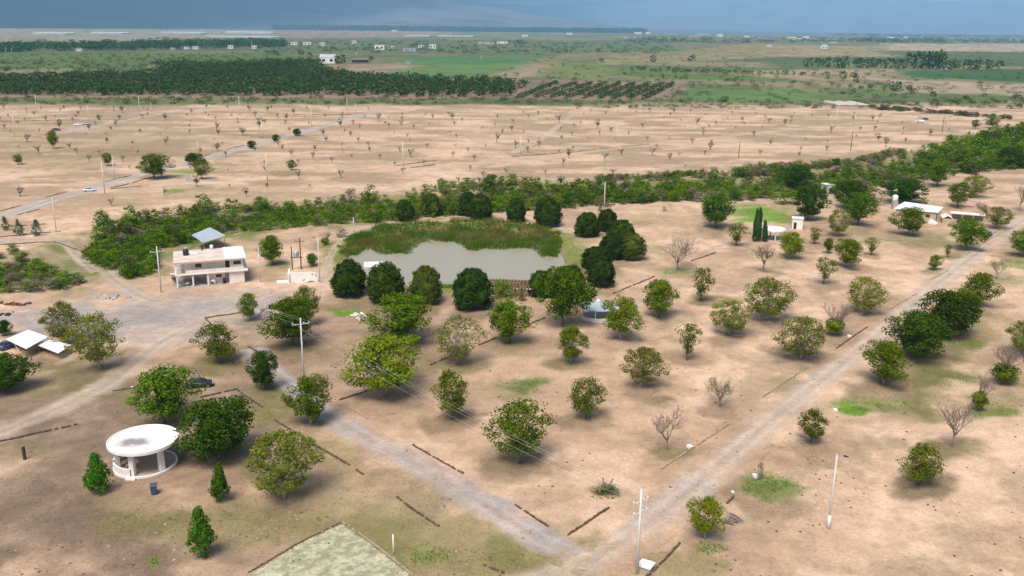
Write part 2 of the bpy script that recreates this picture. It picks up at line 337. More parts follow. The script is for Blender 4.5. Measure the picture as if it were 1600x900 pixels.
TREES = [
    (157, 577, 80, 88, 'olive', 'large olive walnut tree beside the white canopies, its trunk showing at the foot'),
    (103, 538, 66, 66, 'olive', 'thin-leaved pale tree behind the white canopies and the large olive tree'),
    (8, 610, 92, 58, 'dark', 'dark bushy tree at the left edge, in front of the white canopies'),
    (8, 524, 22, 24, 'dark', 'small dark tree at the left edge just above the white canopy'),
    (390, 501, 40, 42, 'bright', 'small bright green tree inside the stone border east of the car park'),
    (343, 569, 68, 64, 'mid', 'tree half leafy and half thin between the car park and the parked dark sedan'),
    (258, 662, 104, 90, 'lush', 'big green walnut tree hiding the tail of the dark sedan'),
    (343, 718, 122, 96, 'dark', 'broad dark green walnut tree touching the back of the large round pavilion'),
    (413, 609, 48, 60, 'dark', 'small dark tree beside the grey track, left of the tall concrete pole'),
    (486, 664, 72, 76, 'bright', 'rounded bright green tree in front of the foot of the tall concrete pole'),
    (457, 540, 94, 74, 'lush', 'spreading green walnut tree behind the top of the tall concrete pole'),
    (478, 510, 48, 62, 'mid', 'lighter upright tree directly behind the spreading tree by the tall pole'),
    (628, 536, 104, 78, 'lush', 'wide green walnut tree in front of the olive juniper by the pond'),
    (603, 618, 124, 96, 'bright', 'biggest light green walnut tree of the orchard, wires crossing before it'),
    (713, 569, 82, 76, 'pale', 'light olive thin-leaved walnut tree beside a dark stone border'),
    (796, 536, 72, 66, 'lush', 'compact green tree in front of the red slatted pergola'),
    (706, 655, 72, 78, 'mid', 'wispy mid-green tree under the wires, in the middle of the orchard'),
    (812, 724, 100, 100, 'mid', 'large shaggy green tree at the front of the orchard beside the grey track'),
    (892, 567, 50, 56, 'bright', 'small round green tree standing alone in front of the round kiosk'),
    (969, 531, 66, 66, 'bright', 'bright green tree partly hiding the round grey-roofed kiosk'),
    (880, 510, 92, 92, 'lush', 'tall dense green walnut tree just left of the round grey-roofed kiosk'),
    (1030, 496, 68, 58, 'lush', 'green walnut tree right of the round kiosk at the end of a stone border'),
    (1095, 471, 46, 54, 'vase', 'slim open tree on a green weedy patch right of the kiosk'),
    (1073, 563, 42, 58, 'vase', 'narrow dark vase-shaped tree alone on pale sand'),
    (1002, 604, 72, 62, 'olive', 'yellowish thin-leaved walnut tree in the centre of the sandy plot'),
    (916, 654, 62, 64, 'mid', 'small green tree with bare upper twigs below the yellowish walnut'),
    (1042, 704, 62, 74, 'bare', 'leafless grey tree beside the long kerb of the right road'),
    (1124, 637, 62, 50, 'semibare', 'nearly leafless spreading tree with a few pale leaves near the road bend'),
    (1140, 524, 68, 56, 'olive', 'olive walnut tree in front of the broad pale walnut'),
    (1197, 501, 92, 68, 'olive', 'broad olive walnut tree, widest in the right half of the orchard'),
    (1251, 561, 82, 66, 'olive', 'olive walnut tree above the pale kerb by the right road'),
    (1303, 524, 54, 56, 'halfgreen', 'tree leafy below and bare grey above, beside the road wall'),
    (1350, 491, 70, 58, 'olive', 'olive walnut tree next to the road, behind the half-bare tree'),
    (1267, 693, 46, 54, 'mid', 'small dark tree alone on the far side of the road bend'),
    (1435, 758, 70, 66, 'mid', 'low ragged tree alone on the sand at lower right'),
    (1488, 699, 62, 78, 'bare', 'leafless grey tree on the sand above the low ragged tree'),
    (1527, 642, 40, 64, 'halfgreen', 'grey bare tree with a dark leafy base on a green patch at right'),
    (1568, 600, 62, 64, 'halfgreen', 'grey twiggy tree with green foot near the right edge'),
    (1600, 556, 66, 58, 'olive', 'light olive tree cut by the right edge'),
    (1430, 558, 96, 72, 'dark', 'large dark tree beside the road, front one of the dark pair'),
    (1476, 526, 94, 72, 'dark', 'large dark tree beside the road, rear one of the dark pair'),
    (1381, 601, 76, 68, 'bright', 'bright green tree at the roadside in front of the dark pair'),
    (1525, 479, 58, 54, 'bright', 'bright green tree behind the dark pair on the road'),
    (1500, 494, 50, 44, 'bright', 'bushy bright tree squeezed between the dark pair and the tree behind'),
    (1101, 842, 54, 66, 'bright', 'round green young tree with a whitewashed trunk by the road at the bottom'),
    (445, 781, 134, 106, 'olive', 'large mottled olive tree right of the pavilion with a pale forked trunk'),
    (426, 414, 42, 46, 'lush', 'round green tree between the house and the transformer poles'),
    (488, 416, 22, 20, 'lush', 'very small dark tree behind the broken white wall'),
    (508, 383, 24, 24, 'halfgreen', 'dry brownish shrubby tree beside the footpath left of the pond'),
    (1119, 356, 60, 52, 'lush', 'green walnut tree beyond the pond, left of the green meadow'),
    (1150, 384, 38, 36, 'vase', 'small goblet-shaped tree left of the dark cypress pair'),
    (1058, 423, 64, 54, 'bare', 'leafless twiggy grey tree on a green tuft right of the junipers'),
    (1193, 425, 46, 46, 'semibare', 'bare branching tree in front of the small round white pavilion'),
    (1234, 404, 48, 42, 'bright', 'yellow-green tree right of the small round white pavilion'),
    (1273, 381, 28, 26, 'vase', 'small open tree below the white hut'),
    (1324, 418, 52, 44, 'bright', 'leafy green tree in the middle of the right far plot'),
    (1294, 396, 18, 24, 'lush', 'tiny columnar green tree behind the leafy tree of the right far plot'),
    (1286, 444, 38, 42, 'vase', 'dark goblet-shaped tree in front of the leafy tree of the right far plot'),
    (1361, 399, 28, 28, 'vase', 'small open tree right of the leafy tree of the right far plot'),
    (1308, 369, 40, 42, 'olive', 'dull olive tree right of the white hut'),
    (1340, 352, 60, 50, 'lush', 'broad green tree between the white hut and the white-roofed house'),
    (1262, 344, 54, 54, 'dark', 'dark green tree behind the white hut'),
    (1243, 301, 46, 42, 'dark', 'dark round tree in the riverbed left of the tiny white building'),
    (1325, 326, 54, 44, 'dark', 'dark spreading tree right of the tiny white building'),
    (1412, 316, 70, 36, 'dark', 'wide dark tree behind the white-roofed house'),
    (1421, 368, 58, 44, 'bright', 'light green tree in front of the white-roofed house'),
    (1510, 391, 60, 50, 'lush', 'green tree on a forked trunk in front of the bare court'),
    (1558, 357, 44, 34, 'olive', 'thin tree row end at the court beside the road'),
    (1464, 291, 42, 38, 'lush', 'round green tree on sand beyond the white-roofed house'),
    (1496, 324, 46, 38, 'mid', 'dull green tree behind the bare court'),
    (1522, 308, 50, 34, 'olive', 'long low olive tree behind the bare court, farther right'),
    (1597, 400, 52, 42, 'bright', 'light green tree cut by the right edge beside the far road'),
    (1460, 422, 24, 24, 'bright', 'small bushy light tree beside the far part of the road'),
    (1480, 402, 16, 20, 'vase', 'tiny open tree near the road in the right far plot'),
    (1557, 436, 40, 38, 'bare', 'bare grey tree in the road verge at far right'),
    (1592, 330, 34, 42, 'bare', 'bare pale tree beside the road at the far right edge'),
    (1540, 340, 30, 26, 'semibare', 'thin bare tree over the corner of the bare court'),
    (1580, 262, 50, 32, 'dark', 'dark tree at the right edge on the riverbed bank'),
    (1500, 262, 40, 28, 'shrub', 'green bush-like tree on the riverbed bank at right'),
    # bare-field trees worth naming
    (242, 279, 52, 38, 'lush', 'largest tree of the upper field, beside the straight dirt road'),
    (303, 257, 26, 18, 'dark', 'small dense dark tree on the straight dirt road'),
    (316, 280, 32, 32, 'mid', 'thin green tree near the well block by the straight dirt road'),
    (84, 232, 20, 28, 'bright', 'bright green upright tree at left of the upper field'),
    (168, 259, 20, 20, 'mid', 'small tree between two white poles left of the straight road'),
    (29, 257, 18, 16, 'mid', 'small round tree at the left of the upper field'),
    (456, 266, 18, 16, 'mid', 'small tree with green tuft right of the straight road'),
    (393, 232, 15, 12, 'dark', 'small dark tree on the edge of the straight road beyond the largest tree'),
    (431, 222, 13, 12, 'dark', 'next small dark tree along the edge of the straight road'),
    (464, 212, 14, 11, 'dark', 'farthest small dark tree on the edge of the straight road'),
    (1524, 201, 14, 14, 'mid', 'small tree right of the white van, standing at the field corner'),
    (1550, 200, 22, 18, 'mid', 'rounder tree at the field corner near the right edge'),
]
JUN = [
    (547, 467, 55, 62, 'juniper', 'dark juniper left of the white ramp on the near shore'),
    (602, 477, 58, 68, 'juniper_olive', 'olive-toned juniper right of the white ramp on the near shore'),
    (665, 479, 52, 64, 'juniper_olive', 'slender olive juniper on the near shore, third from the white ramp'),
    (738, 488, 60, 70, 'juniper', 'blackish juniper leafy down to the ground beside the red pergola'),
    (846, 466, 40, 44, 'juniper', 'juniper between the red pergola and the tall dense walnut'),
    (888, 476, 52, 62, 'juniper', 'juniper rising behind the tall dense walnut'),
    (938, 451, 46, 50, 'juniper', 'juniper nearest the kiosk in the clump right of the pond'),
    (932, 424, 48, 40, 'juniper', 'juniper behind the nearest one of the clump right of the pond'),
    (916, 373, 40, 42, 'juniper', 'round juniper at the far left of the clump right of the pond'),
    (947, 364, 32, 38, 'juniper', 'juniper at the back of the clump right of the pond, below the white pole'),
    (970, 388, 42, 46, 'juniper', 'juniper in the middle back of the clump right of the pond'),
    (956, 408, 40, 44, 'juniper', 'dark juniper in the middle of the clump right of the pond'),
    (988, 409, 40, 46, 'juniper_olive', 'lighter juniper on the right side of the clump right of the pond'),
    (856, 357, 44, 48, 'juniper', 'large juniper on the bank behind the right end of the reeds'),
    (806, 350, 32, 40, 'juniper', 'smaller juniper on the bank behind the middle of the reeds'),
    (750, 345, 40, 42, 'juniper', 'dark juniper against the riverbed bushes behind the reeds'),
    (731, 340, 30, 40, 'juniper', 'juniper leaning into the dark juniper behind the reeds'),
    (634, 348, 28, 36, 'juniper', 'small juniper behind the left part of the reeds'),
    (675, 340, 34, 38, 'juniper_olive', 'olive juniper at the riverbed bushes behind the reeds'),
]
# (px, py, rx, ry, colour, strength): patches of ground cover
BL = [
    (200, 505, 240, 40, GREYG * .95, .85), (110, 500, 140, 28, GREYG * .95, .8), (360, 470, 110, 24, GREYG * .95, .8), (215, 492, 70, 16, GREYG * .85, .8),
    (120, 760, 240, 190, S_BROWN, .75), (60, 640, 220, 110, S_BROWN, .6), (330, 640, 240, 90, S_BROWN * 1.1, .6), (560, 540, 190, 90, S_BROWN * 1.15, .55),
    (240, 850, 300, 80, S_BROWN, .6), (430, 590, 90, 70, S_BROWN * 1.1, .5),
    (80, 850, 260, 110, S_BROWN, .6), (700, 870, 260, 60, G_OLIVE * 1.1, .55), (470, 800, 180, 40, G_OLIVE * 1.2, .5), (60, 780, 120, 60, S_BROWN, .5), (100, 225, 260, 45, np.array([.27, .20, .115]), .55), (330, 300, 200, 14, np.array([.30, .22, .13]), .4), (1150, 275, 260, 16, np.array([.27, .215, .14]), .5), (700, 480, 260, 55, S_RED, .75), (600, 470, 120, 35, S_RED, .7), (930, 455, 120, 55, S_RED * 1.15, .5), (800, 510, 140, 40, S_RED * 1.1, .5),
    (560, 790, 230, 50, G_DRY * .9, .75), (680, 850, 210, 60, G_OLIVE * 1.15, .9), (780, 870, 110, 40, G_OLIVE * 1.2, .6), (380, 830, 130, 45, G_DRY, .6),
    (440, 815, 80, 30, G_OLIVE * 1.1, .55), (676, 862, 34, 22, G_GREEN * 1.2, .6), (240, 877, 14, 10, G_GREEN * 1.2, .6), (200, 805, 45, 18, G_OLIVE, .45),
    (390, 800, 40, 20, G_OLIVE, .5), (300, 655, 130, 60, G_OLIVE, .3), (420, 640, 70, 45, G_OLIVE * 1.1, .8), (360, 560, 70, 28, G_OLIVE, .6), (100, 590, 110, 34, G_OLIVE, .6), (470, 720, 120, 40, G_OLIVE * 1.2, .5), (230, 810, 120, 40, G_OLIVE * 1.1, .6),
    (120, 570, 80, 20, LITTER, .5), (200, 615, 60, 18, G_OLIVE * 1.3, .4), (660, 780, 55, 35, LITTER, .6), (600, 745, 40, 16, LITTER, .5), (30, 700, 60, 14, G_OLIVE, .5),
    (540, 487, 28, 9, G_BRIGHT, .9), (500, 482, 30, 6, G_GREEN, .5), (805, 604, 56, 18, G_GREEN * .9 + .02, .95), (790, 612, 70, 18, G_OLIVE, .5),
    (1205, 762, 50, 20, G_BRIGHT, .95), (1190, 775, 80, 35, LITTER, .6), (1110, 852, 32, 14, G_GREEN * 1.2, .85), (1060, 880, 80, 28, G_OLIVE * 1.15, .6), (1160, 850, 80, 40, S_MID * .85, .5),
    (1350, 633, 58, 20, G_GREEN * 1.2, .95), (1330, 643, 30, 11, G_BRIGHT, .9), (1470, 590, 60, 26, G_GREEN * .9 + .03, .7), (1540, 640, 50, 16, G_GREEN, .8), (1420, 610, 90, 42, G_OLIVE * .95, .9), (1450, 570, 80, 50, G_OLIVE * .95, .9), (1500, 515, 70, 36, G_OLIVE, .75), (1400, 640, 70, 22, G_OLIVE, .5),
    (1515, 538, 34, 8, G_GREEN * 1.3, .7), (1520, 500, 40, 40, G_OLIVE * 1.2, .55), (1555, 625, 50, 18, G_OLIVE * 1.1, .7), (1530, 645, 32, 12, G_GREEN, .7), (1575, 590, 40, 22, G_GREEN, .5),
    (1440, 750, 60, 26, LITTER, .8), (1480, 700, 60, 18, LITTER, .7), (1325, 712, 80, 30, LITTER * 1.15, .6), (1270, 700, 50, 18, LITTER, .6), (1300, 800, 90, 60, S_MID, .35),
    (1585, 412, 40, 10, G_BRIGHT, .8), (1580, 440, 40, 10, G_GREEN, .5), (1195, 335, 55, 14, G_BRIGHT * 1.05, .95), (1150, 328, 50, 12, G_GREEN * 1.3, .8), (1240, 325, 50, 9, G_OLIVE * 1.3, .6),
    (1010, 338, 70, 8, G_DRY * 1.3, .4), (1000, 350, 26, 6, G_OLIVE * 1.2, .6), (1062, 368, 32, 6, G_OLIVE * 1.1, .5), (1050, 423, 28, 6, G_BRIGHT, .85), (1035, 390, 30, 8, G_OLIVE, .4),
    (1105, 470, 50, 10, G_OLIVE * .9, .75), (1090, 473, 18, 5, G_GREEN, .6), (1430, 372, 90, 8, G_GREEN * .9 + .02, .75), (1370, 362, 70, 7, G_OLIVE, .6), (1470, 382, 50, 7, G_OLIVE * 1.1, .7), (1508, 402, 16, 6, G_BRIGHT, .8), (1485, 400, 30, 7, G_OLIVE, .6), (1462, 424, 26, 5, G_GREEN, .7),
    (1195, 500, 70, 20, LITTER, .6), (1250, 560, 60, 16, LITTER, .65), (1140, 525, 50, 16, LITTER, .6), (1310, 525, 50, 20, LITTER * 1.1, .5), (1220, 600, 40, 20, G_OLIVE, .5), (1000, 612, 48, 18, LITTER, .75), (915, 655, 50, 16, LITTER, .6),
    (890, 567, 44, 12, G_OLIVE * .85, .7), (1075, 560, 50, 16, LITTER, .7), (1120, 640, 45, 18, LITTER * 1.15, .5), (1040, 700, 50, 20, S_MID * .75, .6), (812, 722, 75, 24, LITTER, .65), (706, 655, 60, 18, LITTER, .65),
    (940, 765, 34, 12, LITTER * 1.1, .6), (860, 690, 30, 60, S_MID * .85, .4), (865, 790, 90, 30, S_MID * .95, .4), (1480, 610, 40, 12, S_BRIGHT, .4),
    (100, 520, 110, 10, S_BROWN, .3), (10, 545, 40, 14, S_MID, .4), (60, 330, 80, 6, S_MID, .5), (1180, 300, 180, 26, np.array([.30, .225, .165]), .4),
    (190, 240, 70, 10, G_OLIVE, .5), (50, 235, 60, 9, G_OLIVE, .4), (290, 268, 28, 5, G_GREEN * 1.2, .75), (275, 298, 24, 5, G_GREEN * 1.3, .8), (340, 260, 50, 6, G_OLIVE, .6), (450, 272, 30, 5, G_OLIVE, .6), (420, 213, 60, 4, G_OLIVE, .5), (340, 296, 60, 5, G_OLIVE, .4),
    (100, 260, 60, 7, G_OLIVE, .3), (430, 425, 30, 14, G_OLIVE, .5), (255, 425, 25, 10, G_GREEN, .6), (235, 430, 30, 6, G_GREEN, .5), (430, 412, 20, 5, G_GREEN * .8, .8),
    (1420, 360, 120, 14, S_MID, .4),
    (905, 405, 26, 26, np.array([.23, .24, .075]), .8), (890, 440, 30, 12, np.array([.22, .22, .07]), .7), (880, 372, 30, 8, np.array([.16, .19, .04]), .7), (800, 452, 80, 5, G_GREEN, .8), (700, 456, 60, 5, G_OLIVE, .7),
]
for t_ in TREES + JUN:                               # dry grass and fallen leaves round the trunks, tree shade painted in with them
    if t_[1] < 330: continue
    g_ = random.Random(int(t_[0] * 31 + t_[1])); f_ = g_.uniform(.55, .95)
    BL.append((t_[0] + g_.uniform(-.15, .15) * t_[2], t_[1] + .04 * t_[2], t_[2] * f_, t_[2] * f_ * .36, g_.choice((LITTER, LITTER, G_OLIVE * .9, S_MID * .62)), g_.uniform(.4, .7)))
def poly_px(P): return wline(P)
# far land: polygons (picture outline on the ground), colour, strength
C_SCRUB = np.array([.115, .165, .045]); C_CROP = np.array([.115, .215, .060]); C_DKCROP = np.array([.050, .125, .045]); C_TAN = np.array([.40, .30, .19]); C_SOIL = np.array([.30, .205, .145]); C_ROSE = np.array([.34, .235, .185]); C_BAND = np.array([.155, .165, .060])
FARP = [
    ([(-900, 160), (900, 165), (1000, 160), (1000, 150), (-900, 148)], C_BAND, .85),
    ([(-900, 150), (1060, 156), (1060, 128), (-900, 100)], C_SOIL, .9),
    ([(-900, 122), (480, 100), (420, 82), (0, 80), (-900, 84)], C_SCRUB, .95),
    ([(215, 110), (270, 106), (280, 101), (240, 100)], C_SOIL, .7),
    ([(-900, 80), (440, 80), (440, 62), (-900, 66)], np.array([.10, .125, .065]), .9),
    ([(-900, 66), (0, 66), (100, 67), (440, 58), (440, 47), (-900, 40)], np.array([.36, .31, .23]), .7),
    ([(440, 60), (660, 58), (720, 52), (620, 46), (440, 46)], C_ROSE, .85),
    ([(400, 84), (760, 84), (1050, 64), (640, 62), (400, 70)], np.array([.13, .155, .075]), .8),
    ([(480, 112), (560, 118), (665, 103), (640, 99), (520, 101)], np.array([.34, .25, .165]), .95),
    ([(560, 120), (760, 122), (830, 100), (800, 88), (600, 90), (670, 103)], C_CROP, .85),
    ([(700, 100), (840, 98), (830, 88), (620, 88)], C_DKCROP * 1.5, .8),
    ([(760, 122), (800, 128), (870, 108), (840, 98)], C_TAN, .6),
    ([(830, 120), (960, 118), (950, 100), (880, 96)], np.array([.17, .21, .06]), .8),
    ([(800, 88), (1060, 76), (1050, 64), (800, 66)], np.array([.125, .17, .075]), .9),
    ([(930, 100), (1200, 106), (1200, 88), (960, 86)], np.array([.30, .25, .13]), .8),
    ([(1010, 84), (1200, 88), (1410, 90), (1340, 72), (1180, 68)], np.array([.30, .245, .12]), .85),
    ([(1190, 88), (1410, 89), (1340, 72), (1230, 70)], np.array([.38, .285, .165]), .7),
    ([(1365, 78), (1620, 82), (1900, 80), (1900, 70), (1380, 68)], np.array([.47, .37, .24]), .9),
    ([(1080, 96), (1900, 108), (1900, 82), (1360, 80), (1420, 90), (1200, 90)], np.array([.090, .125, .060]), .8),
    ([(1410, 112), (1430, 121), (1600, 129), (1900, 140), (1900, 112), (1480, 108)], C_DKCROP, .95),
    ([(1180, 110), (1390, 108), (1380, 124), (1300, 127), (1180, 120)], C_TAN, .75),
    ([(1370, 124), (1900, 142), (1900, 165), (1560, 150), (1390, 145)], np.array([.45, .34, .235]), .8),
    ([(940, 112), (1020, 122), (1180, 128), (1240, 130), (1240, 124), (1000, 108)], np.array([.11, .18, .04]), .85),
    ([(1060, 146), (1100, 157), (1260, 158), (1300, 150), (1250, 139), (1100, 140)], C_CROP, .75),
    ([(1010, 128), (1400, 140), (1400, 134), (1200, 126), (1010, 122)], np.array([.33, .25, .15]), .6),
    ([(1280, 146), (1400, 150), (1390, 140), (1290, 136)], np.array([.11, .17, .045]), .7),
    ([(1440, 165), (1570, 166), (1550, 146), (1450, 146)], np.array([.13, .16, .055]), .7),
    ([(1000, 170), (1340, 172), (1460, 182), (1600, 185), (1600, 175), (1400, 163), (1000, 158)], np.array([.24, .20, .11]), .55),
]
def soil(x, y):
    n1 = fbm(x / 26, y / 26, 1, 5); n2 = fbm(x / 7, y / 7, 2, 4); n3 = fbm(x / 90, y / 60, 3, 4)
    px, py = project(x, y, 0.0)
    v = sstep(.40, .60, n1 * .65 + n2 * .35)
    c = S_MID[None] * (1 - v[:, None]) + S_BRIGHT[None] * v[:, None]
    # weedy streaks
    wv = sstep(.52, .66, fbm(x / 17 + 40, y / 11, 6, 4)) * .55 * sstep(420, 250, py)
    c = c * (1 - wv[:, None]) + np.array([.24, .185, .105])[None] * wv[:, None]
    wv = sstep(.55, .68, fbm(x / 9 + 10, y / 9, 26, 4)) * .40
    c = c * (1 - wv[:, None]) + np.array([.26, .20, .125])[None] * wv[:, None]
    j1 = fbm(x / 6, y / 6, 11, 4) - .5; j2 = fbm(x / 6, y / 6, 12, 4) - .5
    near = y < 900
    n4 = fbm(x / 4.5 + 3, y / 4.5, 37, 5); c = c * (1 + .13 * (sstep(.44, .56, n4) - .5) * (y < 420))[:, None]
    n5 = sstep(.60, .66, fbm(x / 2.6, y / 2.6 + 9, 39, 4)) * .28 * sstep(.45, .6, fbm(x / 20, y / 20, 38, 3)) * (y < 320); c = c * (1 - n5[:, None]) + np.array([.235, .175, .105])[None] * n5[:, None]
    up = sstep(330, 290, py) * sstep(150, 165, py)
    ln = np.exp(-(((y + 5 * (fbm(x / 40, y / 40, 55, 3) - .5)) % 21 - 10) / 1.5) ** 2) * .32 * up * sstep(.40, .55, fbm(x / 30, y / 9, 56, 3)); c = c * (1 - ln[:, None]) + np.array([.22, .165, .10])[None] * ln[:, None]
    st1 = sstep(.44, .58, fbm(x / 30 + 9, y / 13, 28, 5)) * .72 * up
    c = c * (1 - up[:, None] * .35) + np.array([.56, .40, .285])[None] * up[:, None] * .35
    c = c * (1 - st1[:, None]) + np.array([.275, .195, .118])[None] * st1[:, None]
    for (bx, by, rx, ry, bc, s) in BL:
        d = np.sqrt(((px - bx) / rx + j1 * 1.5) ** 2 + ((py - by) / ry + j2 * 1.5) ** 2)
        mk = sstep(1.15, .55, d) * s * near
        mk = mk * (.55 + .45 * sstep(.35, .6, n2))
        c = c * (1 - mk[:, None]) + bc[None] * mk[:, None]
    d, s = dist_line(x, y, ARROYO)
    mk = sstep(30, 13, d + j1 * 22) * .9
    ac = np.array([.105, .150, .024]) * (1 - sstep(.42, .58, n2))[:, None] + np.array([.22, .19, .10]) * sstep(.42, .58, n2)[:, None]
    c = c * (1 - mk[:, None]) + ac * mk[:, None]
    sdp = pond_sd(x, y)
    mk = sstep(10 + j1 * 10, 2, sdp) * .9 * (y < 400)
    gc = np.array([.165, .19, .045])[None] * np.ones((len(x), 1))
    c = c * (1 - mk[:, None]) + gc * mk[:, None]
    mk = sstep(.6, -1.5, sdp); c = c * (1 - mk[:, None]) + MUD[None] * mk[:, None]
    # far land
    far = y > 640
    if far.any():
        xf, yf, pxf, pyf = x[far], y[far], px[far], py[far]
        cf = c[far]
        ff = fbm(xf / 240, yf / 420, 31, 4); g = fbm(xf / 45, yf / 70, 33, 4)
        base = np.array([.24, .21, .11]) * (1 - sstep(.42, .58, ff))[:, None] + np.array([.125, .160, .062]) * sstep(.42, .58, ff)[:, None]
        t = sstep(168, 158, pyf + (g - .5) * 14)[:, None]
        cf = cf * (1 - t) + base * t
        jx = (fbm(xf / 60, yf / 120, 41, 3) - .5); jy = (fbm(xf / 60, yf / 120, 43, 3) - .5)
        for P, pc, s in FARP:
            Pw = wline(P); d, _ = dist_line(xf, yf, np.vstack([Pw, Pw[:1]])); ins = in_poly(xf, yf, Pw)
            sd = np.where(ins, -d, d); wd = yf * .012
            mk = sstep(wd, -wd, sd + jx * yf * .05) * s * t[:, 0]
            tint = (.80 + .45 * g)[:, None]
            cf = cf * (1 - mk[:, None]) + pc[None] * tint * mk[:, None]
        # scrubby mottling
        mot = sstep(.52, .64, fbm(xf / 22, yf / 40, 51, 4)) * .45 * t[:, 0]
        cf = cf * (1 - mot[:, None]) + np.array([.070, .110, .040])[None] * mot[:, None]
        cf = cf * (1 - .22 * t) 
        c[far] = cf
    return np.clip(c, 0.01, .8)
def add_soil(me, x, y, col=None):
    c = soil(x, y) if col is None else col
    a = me.attributes.new('soil', 'FLOAT_COLOR', 'POINT')
    a.data.foreach_set('color', np.concatenate([c, np.ones((len(c), 1))], 1).astype(np.float32).ravel())

# ground sheet: rows thin out with distance
rows = [-400., -200., -80., 0., 40., 60., 75.]
p = 955.0
while p > 44.2:
    rows.append(float(flat([800], [p])[1][0])); p -= (2.2 if p > 420 else 1.5 if p > 170 else .8)
rows += [60000.]
rows = np.array(rows)
cols = np.concatenate([np.linspace(-2600, -420, 50), np.arange(-400, 2000, 3.0), np.linspace(2020, 4200, 50)])
D = np.maximum(rows, 85)[:, None]
X = (cols[None, :] - 800) / FPX * (D + 8) ; Y = np.broadcast_to(rows[:, None], X.shape)
gx, gy = X.ravel(), np.ascontiguousarray(Y).ravel()
gz = hgt(gx, gy)
nr, nc = X.shape
idx = np.arange(nr * nc).reshape(nr, nc)
FQ = np.stack([idx[:-1, :-1], idx[:-1, 1:], idx[1:, 1:], idx[1:, :-1]], -1).reshape(-1, 4)
me = big_mesh('ground', np.stack([gx, gy, gz], 1), FQ, [EARTH], True)
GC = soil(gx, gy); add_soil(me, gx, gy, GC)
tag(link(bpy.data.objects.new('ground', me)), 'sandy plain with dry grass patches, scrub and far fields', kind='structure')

# roads: draped strips whose margins fade to the soil on either side
def road(name, W, width, colr, label):
    # resample
    P = [W[0]]
    for a, b in zip(W[:-1], W[1:]):
        L = np.hypot(*(b - a)); k = max(1, int(L / max(1.2, a[1] * .006)))
        for i in range(1, k + 1): P.append(a + (b - a) * i / k)
    P = np.array(P)
    for _ in range(30):
        P[1:-1] = .25 * P[:-2] + .5 * P[1:-1] + .25 * P[2:]
    T = np.gradient(P, axis=0); T /= np.linalg.norm(T, axis=1)[:, None] + 1e-9; N = np.stack([-T[:, 1], T[:, 0]], 1)
    nu = 25; u = np.linspace(-1, 1, nu)
    Q = P[:, None] + N[:, None] * (u[None, :, None] * width * .5 * 1.5)
    x, y = Q[..., 0].ravel(), Q[..., 1].ravel()
    z = hgt(x, y) + .03 + .02 * np.broadcast_to((1 - np.abs(u))[None] > .1, Q.shape[:2]).ravel() * 1.0
    base = soil(x, y)
    uu = np.broadcast_to(np.abs(u)[None], Q.shape[:2]).ravel()
    jit = fbm(x / 3.5, y / 3.5, 61, 4) - .5; big = fbm(x / 12, y / 12, 63, 3) - .5
    e = uu * 1.5 + jit * .9 + big * .7
    mk = sstep(1.15, .55, e)
    rut = np.exp(-((uu * 1.5 - .42) / .16) ** 2)             # wheel ruts
    cc = colr[None] * (.92 + .30 * (fbm(x / 5, y / 5, 65, 4) - .3))[:, None]
    pt = sstep(.50, .62, fbm(x / 8 + 3, y / 8, 67, 4)) * .35; cc = cc * (1 - pt)[:, None] + np.array([.315, .30, .295])[None] * pt[:, None]
    cc = cc * (1 + .22 * rut * (.4 + big + .3))[:, None]; mid_ = np.exp(-((uu * 1.5) / .14) ** 2) * .35 * sstep(.42, .6, fbm(x / 6, y / 6, 66, 4)); cc = cc * (1 - mid_)[:, None] + np.array([.24, .19, .11])[None] * mid_[:, None]
    mk = mk * (.62 + .38 * sstep(.35, .6, fbm(x / 9, y / 9, 69, 4))); c = base * (1 - mk[:, None] * .9) + cc * mk[:, None] * .9
    n = len(P); ix = np.arange(n * nu).reshape(n, nu)
    F = np.stack([ix[:-1, :-1], ix[1:, :-1], ix[1:, 1:], ix[:-1, 1:]], -1).reshape(-1, 4)
    me = big_mesh(name, np.stack([x, y, z], 1), F[:, ::-1], [EARTH], True); add_soil(me, x, y, np.clip(c, .01, .8))
    tag(link(bpy.data.objects.new(name, me)), label, kind='structure')
RLAB = ['gravel road running up the right side between the orchard plots', 'grey gravel track from the car park down to the corner of the road',
        'straight dirt road across the bare upper field', 'dirt track from the house past the bushes to the left', 'pale dirt track across the lower left',
        'faint track along the far side of the upper field', 'dirt road at the far left of the upper field', 'thin diagonal track over the upper field', 'worn footpath round the pond bank']
for r, Wl, lb in zip(ROADS, ROADW, RLAB): road(r[0], Wl, r[2], r[3], lb)

# pond
wm, wn, wp = new_mat('pond_water')
wp.inputs['Base Color'].default_value = (.30, .27, .185, 1); wp.inputs['Roughness'].default_value = .22; wp.inputs['IOR'].default_value = 1.33
wp.inputs['Specular IOR Level'].default_value = .5
z_ = wn.nodes.new('ShaderNodeTexNoise'); z_.inputs['Scale'].default_value = 1.6; z_.inputs['Detail'].default_value = 4
ge = wn.nodes.new('ShaderNodeNewGeometry'); wn.links.new(ge.outputs['Position'], z_.inputs['Vector'])
b_ = wn.nodes.new('ShaderNodeBump'); b_.inputs['Strength'].default_value = .10; b_.inputs['Distance'].default_value = .1
wn.links.new(z_.outputs['Fac'], b_.inputs['Height']); wn.links.new(b_.outputs[0], wp.inputs['Normal'])
PC = POND.mean(0); ring = PC + (POND - PC) * 1.02
me = bpy.data.meshes.new('pond_water'); me.from_pydata([(a, b, -.85) for a, b in ring], [], [tuple(range(len(ring)))]); me.materials.append(wm)
if me.polygons[0].normal.z < 0: me.flip_normals()
tag(link(bpy.data.objects.new('pond_water', me)), 'still grey-brown water of the pond', kind='structure')

